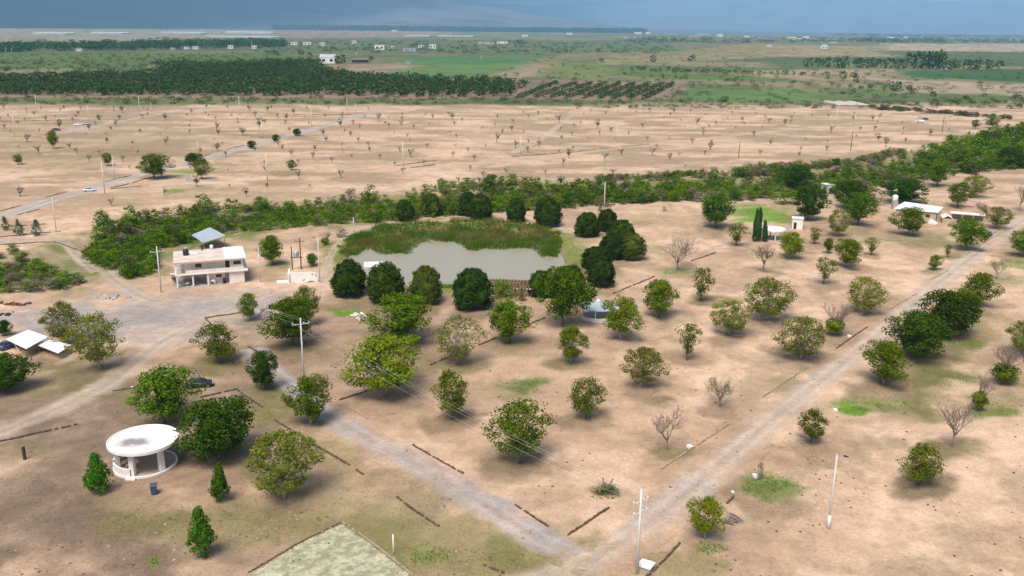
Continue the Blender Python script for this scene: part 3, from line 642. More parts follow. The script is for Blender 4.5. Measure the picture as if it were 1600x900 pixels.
# ------------------------------------------------------------------ trees: prototypes one unit wide and one unit high
def leaf_quads(C, N, S, rng):
    """C centres, N normals, S sizes -> pointed leaf-clump faces"""
    n = len(C); a = rng.normal(size=(n, 3)); t = np.cross(N, a); t /= np.linalg.norm(t, axis=1)[:, None] + 1e-9
    b = np.cross(N, t); b /= np.linalg.norm(b, axis=1)[:, None] + 1e-9
    e = .62 + rng.random(n) * .3
    fold = N * (S * .25)[:, None]
    V = np.stack([C - t * S[:, None], C - b * (S * e)[:, None] + fold, C + t * S[:, None], C + b * (S * e)[:, None] + fold], 1).reshape(-1, 3)
    F = np.arange(4 * n).reshape(n, 4); return V, F
PROF = {
    'dome': lambda t: np.sqrt(np.clip(1 - ((t - .38) / .64) ** 2, 0, 1)),
    'wide': lambda t: np.sqrt(np.clip(1 - ((t - .30) / .72) ** 2, 0, 1)),
    'umbrella': lambda t: np.where(t > .42, np.sqrt(np.clip(1 - ((t - .42) / .60) ** 2, 0, 1)), .38 + .62 * np.clip(t / .42, 0, 1) ** .8),
    'vase': lambda t: np.clip(.30 + .95 * t, 0, 1) * np.sqrt(np.clip(1 - ((t - .5) / .56) ** 2, 0, 1)),
    'round': lambda t: np.sqrt(np.clip(1 - ((t - .46) / .56) ** 2, 0, 1)),
    'egg': lambda t: np.sqrt(np.clip(1 - ((t - .36) / .66) ** 2, 0, 1)) * (1 - .12 * t),
    'cone': lambda t: np.clip(np.minimum((t + .16) / .46, 1) * (1.02 - t) ** .8 * 1.3, .02, 1),
    'spindle': lambda t: np.clip(np.minimum((t + .06) / .12, 1) * np.sqrt(np.clip(1 - t ** 2.6, 0, 1)), .05, 1),
}
def crown_pts(rng, zb, prof, ncl, per, cr, ls, shell=.75, lump=.35, upb=.4):
    f = PROF[prof]; C, N, S, cen = [], [], [], []
    ph = rng.random(6) * 6.28
    for k in range(ncl):
        t = (k + rng.random()) / ncl if rng.random() < .7 else rng.random()
        th = k * 2.39996 + rng.random() * .9
        lum = 1 - lump * .5 + lump * .5 * (math.sin(3 * th + ph[0] + 3 * t) * .5 + math.sin(5 * th + ph[1] - 5 * t) * .3 + math.sin(2 * th + ph[2]) * .4)
        R = float(f(np.array(t))) * lum * (.5 - cr * .38)
        rr = R * (shell + (1 - shell) * rng.random()) if rng.random() < .82 else R * rng.random()
        c = np.array([rr * math.cos(th), rr * math.sin(th), zb + (1 - zb - cr * .5) * t])
        cen.append(c)
        n = max(3, int(per * (.6 + .8 * rng.random()))); d = rng.normal(size=(n, 3)); d /= np.linalg.norm(d, axis=1)[:, None]
        r = cr * (.7 + .6 * rng.random()) * (.45 + .55 * rng.random(n) ** .5)
        p = c[None] + d * r[:, None] * np.array([1, 1, .8])
        nn = d + np.array([0, 0, upb]) + rng.normal(size=(n, 3)) * .45; nn /= np.linalg.norm(nn, axis=1)[:, None]
        C.append(p); N.append(nn); S.append(ls * (.6 + .8 * rng.random(n)))
    C = np.concatenate(C); cen = [np.array(q) for q in cen]
    kx = .5 / np.percentile(np.hypot(C[:, 0], C[:, 1]), 96.5 if prof == 'umbrella' else 98.5); zt = np.percentile(C[:, 2], 99.5); zl = np.percentile(C[:, 2], 1.0); kz = (1 - zb) / (zt - zl)
    for A in [C] + cen: A[..., 0] *= kx; A[..., 1] *= kx; A[..., 2] = zb + (A[..., 2] - zl) * kz
    C[:, 2] = np.maximum(C[:, 2], .015)
    return C, np.concatenate(N), np.concatenate(S), cen
def bend(rng, a, b, amp, n=4, lift=.0):
    a, b = np.array(a, float), np.array(b, float); L = np.linalg.norm(b - a); o = rng.normal(size=3) * amp * L
    P = []
    for i in range(n + 1):
        t = i / n; P.append(a + (b - a) * t + o * math.sin(PI * t) + np.array([0, 0, lift * L * math.sin(PI * t)]))
    return P
def wood(rng, zb, cen, tr, limbs, asp, sides=5, ftrunk=1.0):
    mb = MB(); top = zb + (1 - zb) * .30 * ftrunk
    lean = rng.normal(size=2) * .02
    tp = [(0, 0, -.03), (lean[0] * .4, lean[1] * .4, zb * .55), (lean[0], lean[1], zb), (lean[0] * 1.6, lean[1] * 1.6, top)]
    mb.tube(tp, [tr * 1.35, tr, tr * .9, tr * .55], 7)
    order = list(range(len(cen))); rng.shuffle(order)
    for i in order[:limbs]:
        c = cen[i]; z0 = zb * .8 + (top - zb * .8) * rng.random()
        s = np.array([lean[0], lean[1], z0]); P = bend(rng, s, c, .07, 4, -.06)
        r0 = tr * (.35 + .25 * rng.random()); mb.tube(P, [r0, r0 * .75, r0 * .5, r0 * .32, r0 * .15], sides, False)
    return mb
def bare_wood(rng, tr, h0, spread, depth=4, kids=3, twig=.0035, start=2):
    mb = MB(); tips = []
    def grow(p, d, L, r, k):
        q = p + d * L; mid = p + d * L * .5 + rng.normal(size=3) * L * .06
        mb.tube([p, mid, q], [r, r * .8, r * .62], 5 if k < 2 else 3, False)
        if k == depth: tips.append(q); return
        for j in range(kids if k else kids + start):
            az = rng.random() * 6.28; out = np.array([math.cos(az), math.sin(az), 0]) * spread * (.55 + .7 * rng.random())
            nd = d + out + np.array([0, 0, .22]); nd /= np.linalg.norm(nd)
            grow(q if (k == 0 or rng.random() < .7) else mid, nd, L * (.62 + .25 * rng.random()) * (1.5 if k == 0 else 1), max(r * .58, twig), k + 1)
    grow(np.zeros(3), np.array([0, 0, 1.0]), h0, tr, 0)
    V = np.array(mb.v); s = np.array([.5 / max(1e-6, np.percentile(np.abs(V[:, :2]).max(1), 99.5))] * 2 + [1 / V[:, 2].max()])
    V = V * s; mb.v = [tuple(v) for v in V]; return mb, np.array(tips) * s
def core(zb, prof, k, rng, nz=9, na=14):
    """leafy heart of a dense crown, a lumpy shell inside the outer leaves"""
    f = PROF[prof]; V = []; ph = rng.random(4) * 6.28
    for i in range(nz):
        t = i / (nz - 1)
        for j in range(na):
            a = 6.283 * j / na; r = .5 * k * float(f(np.array(min(max(t, .02), .97)))) * (1 + .12 * math.sin(3 * a + ph[0] + 4 * t) + .10 * math.sin(5 * a + ph[1] - 6 * t) + .08 * rng.normal())
            V.append((r * math.cos(a), r * math.sin(a), zb + .05 + (1 - zb - .05) * (.5 + (t - .5) * (.4 + .6 * k))))
    ix = np.arange(nz * na).reshape(nz, na); F = np.stack([ix[:-1], np.roll(ix[:-1], -1, 1), np.roll(ix[1:], -1, 1), ix[1:]], -1).reshape(-1, 4); return np.array(V), F
CORE = {'juniper': .84, 'juniper_olive': .80, 'lush': .26, 'dark': .40, 'cypress': .6, 'spire': .75}
PROTO = {}
def proto(kind, seeds, leaf, bark, zb, prof, ncl, per, cr, ls, tr=.022, limbs=16, shell=.75, lump=.35, upb=.4, **k):
    L = []
    for s in seeds:
        rng = np.random.default_rng(s); C, N, S, cen = crown_pts(rng, zb, prof, ncl, per, cr, ls, shell, lump, upb)
        V, F = leaf_quads(C, N, S, rng)
        if kind in CORE: V2, F2 = core(zb, prof, CORE[kind], rng); F = np.concatenate([F, F2 + len(V)]); V = np.concatenate([V, V2])
        L.append([wood(rng, zb, cen, tr, limbs, 1, **k).mesh('trunk', bark, True), big_mesh('crown', V, F, [LM[leaf]])])
    PROTO[kind] = L
proto('lush', (1, 2, 3, 4, 5, 6, 7), 'lush', BARK, .22, 'umbrella', 96, 80, .100, .0170, lump=.85)
proto('bright', (11, 12, 13, 14, 15), 'bright', BARKP, .22, 'umbrella', 96, 74, .098, .0170, lump=.85)
proto('mid', (21, 22, 23, 24, 25, 26), 'mid', BARK, .22, 'umbrella', 84, 62, .100, .0170, limbs=26, lump=.75)
proto('olive', (31, 32, 33, 34, 35, 36), 'olive', BARKP, .20, 'umbrella', 125, 48, .078, .0150, limbs=46, tr=.020, lump=.6)
proto('pale', (41, 42), 'pale', BARKP, .20, 'umbrella', 110, 34, .078, .0145, limbs=50, tr=.018, lump=.6)
proto('dark', (51, 52, 53), 'dark', BARK, .17, 'umbrella', 96, 84, .105, .0175, lump=.55)
proto('vase', (61, 62, 63), 'mid', BARK, .22, 'vase', 34, 44, .12, .022, limbs=20, lump=.8, tr=.026)
proto('juniper', (71, 72, 73, 74), 'juniper', BARK, .09, 'egg', 130, 70, .085, .019, shell=.9, lump=.22, limbs=5, tr=.03)
proto('juniper_olive', (76, 77), 'juniper_olive', BARK, .10, 'egg', 120, 66, .085, .019, shell=.9, lump=.25, limbs=5, tr=.03)
proto('cypress', (81, 82, 83), 'cypress', BARK, .10, 'cone', 110, 34, .085, .026, shell=.8, lump=.5, limbs=4, tr=.03, upb=.7)
proto('spire', (86, 87), 'cypress_dark', BARK, .03, 'spindle', 80, 30, .11, .030, shell=.8, lump=.25, limbs=2, tr=.05, upb=.7)
proto('blue', (91, 92), 'blue', BARK, .08, 'cone', 50, 26, .10, .03, limbs=6, tr=.03, lump=.6)
proto('goblet', (101, 102, 103, 104), 'sapling', BARK, .34, 'vase', 22, 20, .13, .032, limbs=12, lump=.9, tr=.030)
proto('orchard', (111, 112, 113, 114), 'far', BARK, .06, 'round', 22, 6, .16, .085, limbs=0, lump=.35, tr=.03)
proto('far_shrubby', (121, 122), 'shrub_dark', BARK, .03, 'dome', 22, 7, .16, .075, limbs=0, lump=.6, tr=.03)
def bare_proto(kind, seeds, leaf, nleaf, ls, low, spread=.75, twig=.004, tr=.026, depth=4):
    L = []
    for s in seeds:
        rng = np.random.default_rng(s); mb, tips = bare_wood(rng, tr, .20, spread, depth, 3, twig)
        tw = mb.mesh('trunk', TWIG, False); cr = None
        if nleaf:
            if low:   # leafy low growth under bare twigs
                d = rng.normal(size=(nleaf, 3)); d /= np.linalg.norm(d, axis=1)[:, None]
                C = d * (rng.random(nleaf) ** .4)[:, None] * np.array([.32, .32, .22]) + np.array([0, 0, .30])
                C[:, 0] += .06 * np.sin(C[:, 2] * 30); N = d + np.array([0, 0, .4])
            else:
                C = tips[rng.integers(0, len(tips), nleaf)] * (1 - rng.random((nleaf, 1)) * .35) + rng.normal(size=(nleaf, 3)) * .02; N = rng.normal(size=(nleaf, 3))
            N /= np.linalg.norm(N, axis=1)[:, None]; V, F = leaf_quads(C, N, ls * (.6 + .8 * rng.random(nleaf)), rng); cr = big_mesh('crown', V, F, [LM[leaf]])
        L.append([tw, cr])
    PROTO[kind] = L
bare_proto('bare', (201, 202, 203), None, 0, 0, False, depth=5, twig=.0028, tr=.024, spread=.95)
bare_proto('semibare', (211, 212, 213), 'pale', 520, .016, False, depth=5, twig=.0028)
bare_proto('halfgreen', (221, 222, 223), 'mid', 1500, .024, True, depth=5, twig=.0026)
bare_proto('baresap', (231, 232, 233), 'sapling', 40, .02, False, spread=.8, twig=.012, tr=.04, depth=3)

def solve_h(w, hpx, by, bx, zb):
    e = math.atan((by - yh(bx)) / FPX * ct); s = mpp(bx, by); W = w * s; ob = hpx * s
    lo, hi = .3, 40.0
    for _ in range(40):
        Hh = .5 * (lo + hi); zc = Hh * (zb + 1) / 2; a = Hh * (1 - zb) / 2
        top = zc * math.cos(e) + math.sqrt((a * math.cos(e)) ** 2 + (W * .46 * math.sin(e)) ** 2)
        if top > ob: hi = Hh
        else: lo = Hh
    return W, Hh
counters = {}
def put_tree(name, kind, x, y, z, W, Hh, label, cat='tree', group=None, rz=None, single=None):
    L = PROTO[kind]; k = counters.get(kind, 0); counters[kind] = k + 1; P = L[k % len(L)]
    rz = rnd.random() * 6.28 if rz is None else rz
    if single is not None:
        o = bpy.data.objects.new(name, single[k % len(single)]); link(o); o.location = (x, y, z); o.scale = (W, W, Hh); o.rotation_euler = (0, 0, rz)
        return tag(o, label, cat, group)
    e = empty(name, (x, y, z - .02), rz, (W * rnd.uniform(.93, 1.07), W * rnd.uniform(.93, 1.07), Hh), label, cat, group); e.rotation_euler[0] = rnd.uniform(-.05, .05); e.rotation_euler[1] = rnd.uniform(-.05, .05)
    link(bpy.data.objects.new('trunk', P[0]), e)
    if P[1]: link(bpy.data.objects.new('crown', P[1]), e)
    return e
ZB = {'lush': .22, 'bright': .22, 'mid': .22, 'olive': .2, 'pale': .2, 'dark': .17, 'vase': .22, 'juniper': .09, 'juniper_olive': .1, 'cypress': .1, 'spire': .03,
      'blue': .08, 'goblet': .34, 'bare': .1, 'semibare': .1, 'halfgreen': .1, 'baresap': .1}
NAME = {'juniper': 'juniper_tree', 'juniper_olive': 'juniper_tree', 'cypress': 'cypress_tree', 'spire': 'cypress_tree', 'blue': 'young_conifer', 'bare': 'bare_tree', 'semibare': 'bare_tree', 'goblet': 'young_tree'}
def T(bx, by, w, h, kind, label, name=None, group=None, cat='tree'):
    x, y, z = at(bx, by); W, Hh = solve_h(w, h, by, bx, ZB[kind])
    put_tree(name or NAME.get(kind, 'walnut_tree'), kind, x, y, z, W * (1.14 if kind == 'cypress' else .98), Hh, label, cat, group)
for (bx, by, w_, h_, kd, lb) in TREES:
    T(bx, by, w_, h_, 'lush' if kd == 'shrub' else kd, lb, group=GW)
for (bx, by, w_, h_, kd, lb) in JUN: T(bx, by - .10 * w_, w_ * 1.08, h_ - .12 * w_, kd, lb, group=GJ)
for (bx, by, w_, h_, kd, lb) in [
    (156, 771, 36, 64, 'cypress', 'young conical cypress left of the large round pavilion'),
    (343, 784, 30, 60, 'cypress', 'young conical cypress between the pavilion and the large mottled tree'),
    (319, 869, 40, 78, 'cypress', 'young conical cypress nearest the bottom of the picture'),
    (1182, 377, 17, 52, 'spire', 'tall dark cypress, taller of the pair by the small round white pavilion'),
    (1195, 378, 10, 34, 'spire', 'short thin cypress, smaller of the pair by the small round white pavilion'),
    (10, 360, 14, 22, 'blue', 'grey-green young conifer leftmost inside the low walls at left'),
    (31, 368, 17, 26, 'blue', 'grey-green young conifer, middle one inside the low walls at left'),
    (58, 369, 20, 26, 'blue', 'grey-green young conifer, right one inside the low walls at left'),
]: T(bx, by, w_, h_, kd, lb, group='young conifers inside the low walls' if kd == 'blue' else 'cypresses')

# ------------------------------------------------------------------ shrubs of the dry riverbed
def shrub_meshes(leaf, seeds, ncl, per, cr, ls, prof='dome', lump=.7):
    L = []
    for s in seeds:
        rng = np.random.default_rng(s); C, N, S, cen = crown_pts(rng, .0, prof, ncl, per, cr, ls, .7, lump, .6); V, F = leaf_quads(C, N, S, rng)
        L.append(big_mesh('shrub', V, F, [LM[leaf]]))
    return L
SHR = {k: shrub_meshes(k, (300 + i * 10, 301 + i * 10, 302 + i * 10), 30, 26, .15, .034) for i, k in enumerate(('shrub_green', 'shrub_dark', 'shrub_olive', 'shrub_grey', 'blue'))}
SLAB = {'shrub_green': 'bright green leafy bush in the riverbed thicket %s', 'shrub_dark': 'dark green rounded bush in the riverbed thicket %s',
        'shrub_olive': 'olive half-dry bush in the riverbed thicket %s', 'shrub_grey': 'greyish dry bush in the riverbed thicket %s'}
ZONE = ['left of and behind the house', 'at the left edge beyond the track', 'between the house and the pond', 'behind the pond reeds', 'beyond the small round pavilion', 'beyond the white-roofed house', 'at the far right end',
        'on the eroded far bank', 'on the far bank behind the junipers', 'at the right edge below the field']
def shrub(x, y, z, W, Hh, kind, label, group, cat='bush'):
    L = SHR[kind]; o = bpy.data.objects.new('bush', L[rnd.randrange(len(L))]); link(o); o.location = (x, y, z - .15); o.scale = (W, W, Hh); o.rotation_euler = (0, 0, rnd.random() * 6.28)
    return tag(o, label, cat, group)
# regions of thicket in the picture: (outline of feet, count, mix of kinds, width px range, height/width)
THICK = [
    ([(128, 402), (170, 372), (260, 352), (330, 340), (330, 372), (262, 388), (240, 400), (245, 425), (205, 440), (178, 424), (140, 410)], 78, (6, 3, 1.2, .4), (18, 40), .72),
    ([(-10, 420), (20, 405), (70, 420), (110, 430), (130, 442), (90, 456), (-10, 458)], 34, (3, 2, 3, 2), (16, 34), .55),
    ([(330, 342), (400, 334), (520, 326), (620, 318), (700, 306), (705, 338), (620, 346), (520, 352), (420, 360), (340, 366)], 104, (6, 3.5, 1.5, 1), (14, 30), .75),
    ([(700, 304), (800, 296), (880, 300), (1080, 292), (1080, 312), (960, 322), (860, 326), (780, 334), (705, 338)], 80, (5, 4, 2, 1), (14, 30), .7),
    ([(1020, 300), (1100, 288), (1200, 276), (1260, 282), (1250, 312), (1120, 316), (1040, 316)], 46, (4, 3, 2, 1.5), (13, 26), .7),
    ([(1250, 282), (1340, 268), (1430, 262), (1490, 262), (1440, 286), (1370, 296), (1260, 312)], 44, (3, 3, 2.5, 2), (12, 26), .65),
    ([(1430, 250), (1500, 232), (1600, 210), (1640, 240), (1600, 262), (1520, 272), (1450, 268)], 58, (6, 4, 1.5, .6), (14, 34), .7),
    ([(1090, 274), (1180, 262), (1300, 254), (1420, 242), (1440, 254), (1300, 272), (1180, 278)], 52, (1, 1.5, 2, 2.5), (9, 20), .55),
    ([(930, 288), (1100, 276), (1100, 284), (930, 296)], 26, (1, 2, 2, 1.5), (9, 18), .55),
    ([(1480, 222), (1600, 196), (1640, 200), (1620, 216), (1500, 236)], 26, (4, 4, 2, 1), (12, 24), .7),
]
KN = ('shrub_green', 'shrub_dark', 'shrub_olive', 'shrub_grey')
NB = 0; MASS = []
for THI, (P, n, mix, (w0, w1), hw) in enumerate(THICK):
    xs = [p[0] for p in P]; ys = [p[1] for p in P]; Pa = np.array(P, float); k = 0; pts = []; n = int(n * (4.2 if 2 < THI < 9 else 3.3))
    tries = 0
    while k < n and tries < 9000:
        tries += 1
        a, b = rnd.uniform(min(xs), max(xs)), rnd.uniform(min(ys), max(ys))
        if not in_poly(np.array([a]), np.array([b]), Pa)[0]: continue
        if any(abs(a - q[0]) < (w0 * .28 - tries * .001) and abs(b - q[1]) < w0 * .12 for q in pts): continue
        pts.append((a, b)); k += 1
    px0 = rnd.random() * 100
    for i, (a, b) in enumerate(pts):
        lo = vnoise(np.array([a / 22 + px0]), np.array([b / 9]), 5)[0]; mx_ = [mix[0] * (1.8 if lo > .5 else .7), mix[1] * (1.6 if lo < .4 else .8), mix[2] * (2 if .4 < lo < .5 else .7), mix[3]]
        kd = rnd.choices(KN, mx_)[0]; big = i < n * (.12 if 2 < THI < 9 else .15); wp_ = rnd.uniform(w0, w1) * (1.15 if big else .95 if 2 < THI < 9 else .72) * (.85 if kd in ('shrub_grey', 'shrub_olive') else 1)
        x, y, z = at(a, b); s = mpp(a, b); Hh = wp_ * s * hw * rnd.uniform(.75, 1.25)
        if big: shrub(x, y, z, wp_ * s, Hh, kd, SLAB[kd] % ZONE[THI], 'bushes of the dry riverbed'); NB += 1
        else: MASS.append((x, y, z, wp_ * s, Hh, KN.index(kd)))
SMALL = []
for s in range(4):
    r5 = np.random.default_rng(500 + s); C, N, S, _ = crown_pts(r5, .0, 'dome', 14, 15, .19, .055, .7, .7, .6); SMALL.append(leaf_quads(C, N, S, r5)[0])
V, MI = [], []
for i, (x, y, z, W, Hh, k) in enumerate(MASS):
    v = SMALL[i % 4]; a = rnd.random() * 6.28; c, sn = math.cos(a), math.sin(a)
    V.append(np.stack([(v[:, 0] * c - v[:, 1] * sn) * W + x, (v[:, 0] * sn + v[:, 1] * c) * W + y, v[:, 2] * Hh + z - .1], 1)); MI.append(np.full(len(v) // 4, k))
V = np.concatenate(V); tag(link(bpy.data.objects.new('thicket', big_mesh('thicket', V, np.arange(len(V)).reshape(-1, 4), [LM[k] for k in KN], False, np.concatenate(MI)))), 'tangled undergrowth filling the dry riverbed between the larger bushes', kind='stuff')
for a, b, wp_, hp, kd, lb in [
    (163, 374, 40, 34, 'shrub_dark', 'dark round bush at the left end of the riverbed thicket'), (905, 314, 50, 34, 'shrub_dark', 'largest dark bush of the riverbed beyond the pond'),
    (270, 372, 38, 24, 'shrub_olive', 'brownish bush behind the two-storey house roof'), (1186, 282, 30, 16, 'shrub_grey', 'dry grey bush on the eroded far bank'),
    (533, 371, 20, 15, 'blue', 'blue-green spiky clump beside the footpath left of the pond'), (785, 466, 44, 30, 'shrub_green', 'low green bush in front of the red slatted pergola'),
    (815, 470, 20, 22, 'shrub_olive', 'small light bush at the right foot of the red pergola'), (938, 330, 10, 9, 'shrub_dark', 'tiny dry bush under the white pole beyond the pond'),
    (1038, 330, 8, 8, 'shrub_grey', 'tiny brown bush on the sand beyond the pond'), (1300, 300, 30, 22, 'shrub_green', 'green bush beside the tiny white building'),
    (1360, 320, 40, 26, 'shrub_dark', 'dark bush left of the white-roofed house'), (1440, 322, 24, 14, 'shrub_dark', 'dark bush right of the white-roofed house'),
    (948, 772, 46, 16, 'shrub_olive', 'low grey weed heap round the forked stump'), (1230, 318, 50, 18, 'shrub_green', 'green hedge-like bush behind the meadow'),
    (20, 440, 30, 16, 'shrub_grey', 'dry grey bush at the left edge beside the dirt track'),
    (1187, 748, 12, 30, 'shrub_grey', 'tall dry bush on the bright green tuft across the road'),
    (640, 470, 18, 22, 'shrub_olive', 'thin light bush between two junipers on the near shore'),
]:
    x, y, z = at(a, b); s = mpp(a, b); shrub(x, y, z, wp_ * s, hp * s * 1.05, kd, lb, None)

# ------------------------------------------------------------------ saplings of the bare upper field
SAPM = []
for kd in ('goblet', 'baresap', 'goblet', 'baresap', 'baresap', 'goblet', 'baresap'):
    L = PROTO[kd]; i = len(SAPM) % len(L); A, B = L[i]
    vs, fs, mi = [], [], []; off = 0
    for j, me in enumerate((A, B)):
        if me is None: continue
        va = np.zeros(len(me.vertices) * 3, np.float32); me.vertices.foreach_get('co', va); vs += [tuple(v) for v in va.reshape(-1, 3)]
        for p_ in me.polygons: fs.append(tuple(off + q for q in p_.vertices)); mi.append(j)
        off += len(me.vertices)
    me = bpy.data.meshes.new('young_tree'); me.from_pydata(vs, [], fs); me.materials.append(TWIG); me.materials.append(LM['sapling'])
    me.polygons.foreach_set('material_index', mi); me.update(); SAPM.append(me)
FIELD = [(-40, 318), (120, 262), (-40, 222), (-40, 166), (800, 172), (1340, 178), (1500, 195), (1480, 215), (1180, 262), (960, 280), (820, 290), (640, 302), (440, 316), (330, 322), (250, 330), (200, 330), (150, 345), (110, 340)]
FW = wline(FIELD); nsap = 0
gy_ = FW[:, 1].min(); row = 0; cand = []
while gy_ < FW[:, 1].max():
    gx_ = FW[:, 0].min() + (row % 2) * 8
    while gx_ < FW[:, 0].max():
        cand.append((gx_ + rnd.uniform(-3, 3), gy_ + rnd.uniform(-5, 5))); gx_ += 15
    gy_ += 21; row += 1
cx_ = np.array([c[0] for c in cand]); cy_ = np.array([c[1] for c in cand]); ok = in_poly(cx_, cy_, FW)
for i in range(2): ok &= dist_line(cx_, cy_, ROADW[2 + i * 3])[0] > 6
ok &= dist_line(cx_, cy_, ARROYO)[0] > 32
sel = [(x, y) for x, y, o in zip(cx_, cy_, ok) if o and rnd.random() < .62]
rnd.shuffle(sel)
for x, y in sel[:296]:
    z = float(hgt(np.array([x]), np.array([y]))[0]); g = rnd.random(); Wd = rnd.uniform(2.0, 3.9); j = rnd.randrange(len(SAPM)); leafy = j in (0, 2, 5); Wd *= rnd.choice((.6, .8, 1, 1, 1.35))
    px_, _ = project(np.array([x]), np.array([y])); px_ = float(px_[0])
    if px_ > 560 and leafy and rnd.random() < .6: j = rnd.choice((1, 3, 4, 6)); leafy = False
    o = bpy.data.objects.new('young_tree', SAPM[j]); link(o); o.location = (x, y, z - .05); o.scale = (Wd, Wd, Wd * rnd.uniform(.8, 1.25)); o.rotation_euler = (0, 0, rnd.random() * 6.28); nsap += 1
    yv = float(project(np.array([x]), np.array([y]))[1][0]); zn = ('left of the straight road' if px_ < 560 - (yv - 184) * 3.1 else 'right of the thin diagonal track' if px_ > 880 else 'between the straight road and the diagonal track') + (', far half' if yv < 215 else ', near half')
    tag(o, ('small leafy goblet-shaped young tree ' if leafy else 'small leafless forked young tree ') + zn, 'young tree', 'young trees of the bare upper field')

# ------------------------------------------------------------------ ground cover, reeds, stones (nobody could count them)
def stuff(name, C, N, S, leaf, label):
    rng = np.random.default_rng(5); V, F = leaf_quads(C, N, S, rng); tag(link(bpy.data.objects.new(name, big_mesh(name, V, F, [leaf]))), label, kind='stuff')
def blades(name, x, y, z, h, wdt, mats, label, lean=.35, seed=3, midx=None):
    rng = np.random.default_rng(seed); n = len(x); a = rng.random(n) * 6.28; t = np.stack([np.cos(a), np.sin(a), 0 * a], 1) * (wdt * .5)[:, None]
    B = np.stack([x, y, z - .05], 1); tip = B + np.stack([rng.normal(size=n) * lean * h, rng.normal(size=n) * lean * h, h], 1)
    V = np.stack([B - t, B + t, tip], 1).reshape(-1, 3); F = np.arange(3 * n).reshape(n, 3)
    tag(link(bpy.data.objects.new(name, big_mesh(name, V, F, mats, False, midx))), label, kind='stuff')
rng = np.random.default_rng(77)
GRASSM = [leaf_mat('green_grass', (.085, .165, .016), (.125, .225, .024), .2), leaf_mat('olive_grass', (.15, .145, .045), (.21, .185, .075), .2), leaf_mat('dry_grass', (.29, .225, .125), (.23, .175, .095), .2)]
gx, gy, gm, gh = [], [], [], []
for (bx, by, rx, ry, bc, s) in BL:
    grn = bc[1] / bc[0]
    if grn < .68 or by < 318: continue
    k = int(min(4200, rx * ry * 1.8 * s * (1.3 if grn > 1.2 else .55)) * (1 if by > 450 else .7))
    r = np.sqrt(rng.random(k)) * 1.35; a = rng.random(k) * 6.28
    x, y = flat(bx + r * rx * np.cos(a), by + r * ry * np.sin(a)); d_ = np.hypot(r * np.cos(a) + (fbm(x / 6, y / 6, 11, 4) - .5) * 1.5, r * np.sin(a) + (fbm(x / 6, y / 6, 12, 4) - .5) * 1.5); keep = (rng.random(k) > sstep(.35, 1.1, d_)) & (fbm(x / 2.5, y / 2.5, 14, 3) > .42); x, y = x[keep], y[keep]
    gx.append(x); gy.append(y); gm.append(np.full(len(x), 0 if grn > 1.2 else 1 if grn > .8 else 2)); gh.append(np.full(len(x), .24 if grn > 1.2 else .14))
gx, gy, gm, gh = map(np.concatenate, (gx, gy, gm, gh)); gh = gh * (.5 + rng.random(len(gh)))
blades('grass', gx, gy, hgt(gx, gy), gh, .10 + .14 * rng.random(len(gx)), GRASSM, 'tufts of green and olive grass in patches between the trees', .5, 4, gm)
# dry weeds scattered over the sand
n = 26000; a = rng.random(n) * 1700 - 50; b = 300 + 620 * rng.random(n) ** .8; x, y = flat(a, b)
keep = (fbm(x / 8, y / 8, 71, 4) > .52) & ~in_poly(x, y, POND)
for W_, r in zip(ROADW, ROADS): keep &= dist_line(x, y, W_)[0] > r[2] * .42
x, y = x[keep], y[keep]; x = np.repeat(x, 3) + rng.normal(size=3 * len(x)) * .22; y = np.repeat(y, 3) + rng.normal(size=len(x)) * .22
blades('dry_weeds', x, y, hgt(x, y), .05 + .14 * rng.random(len(x)), .04 + .07 * rng.random(len(x)), [leaf_mat('dry_weeds', (.20, .15, .085), (.29, .215, .135), .1)], 'dry weeds and litter scattered over the sandy ground', .4, 9)
# reeds
REED = [(526, 402), (545, 374), (600, 358), (680, 352), (770, 350), (850, 357), (882, 378), (874, 400), (842, 398), (834, 386), (800, 389), (735, 389), (708, 378), (662, 376), (640, 393), (600, 397), (572, 386), (556, 400)]
n = 60000; a = 505 + 395 * rng.random(n); b = 334 + 76 * rng.random(n); x, y = flat(a, b, -.6)
j = np.stack([(fbm(x / 4, y / 4, 85, 3) - .5) * 26, (fbm(x / 4, y / 4, 86, 3) - .5) * 14]); k = in_poly(a + j[0], b + j[1], np.array(REED, float)); x, y = x[k], y[k]; ed = dist_line(x, y, np.vstack([wline(REED), wline(REED)[:1]]))[0]
RM = [leaf_mat('green_reed', (.115, .215, .010), (.170, .270, .020), .5), leaf_mat('brown_reed', (.27, .225, .055), (.34, .27, .095), .5)]
cl = fbm(x / 3.5, y / 3.5, 81, 4); hh = (.55 + .75 * rng.random(len(x)) + 1.2 * sstep(.35, .65, cl)) * (.45 + .55 * sstep(0, 3, ed)); br = (fbm(x / 7, y / 7, 83, 4) > .53) & (rng.random(len(x)) < .75) & (ed > 1.5)
blades('reeds', x, y, np.maximum(hgt(x, y), -.95), hh, .10 + .16 * rng.random(len(x)), RM, 'dense green and brownish reeds along the far shore of the pond', .42, 6, br.astype(int))
n = 2200; a = 690 + 150 * rng.random(n); b = 443 + 8 * rng.random(n); x, y = flat(a, b, -.3); blades('reeds', x, y, np.maximum(hgt(x, y), -.9), .5 + .8 * rng.random(n), .12 + .1 * rng.random(n), RM[:1], 'thin fringe of green reeds along the near shore of the pond', .2, 8)
n = 26000; a = 505 + 430 * rng.random(n); b = 338 + 125 * rng.random(n); x, y = flat(a, b); dp = dist_line(x, y, np.vstack([POND, POND[:1]]))[0]; k = (~in_poly(x, y, POND)) & (dp < 9 * rng.random(n)) & (fbm(x / 4, y / 4, 87, 3) > .42); x, y = x[k], y[k]
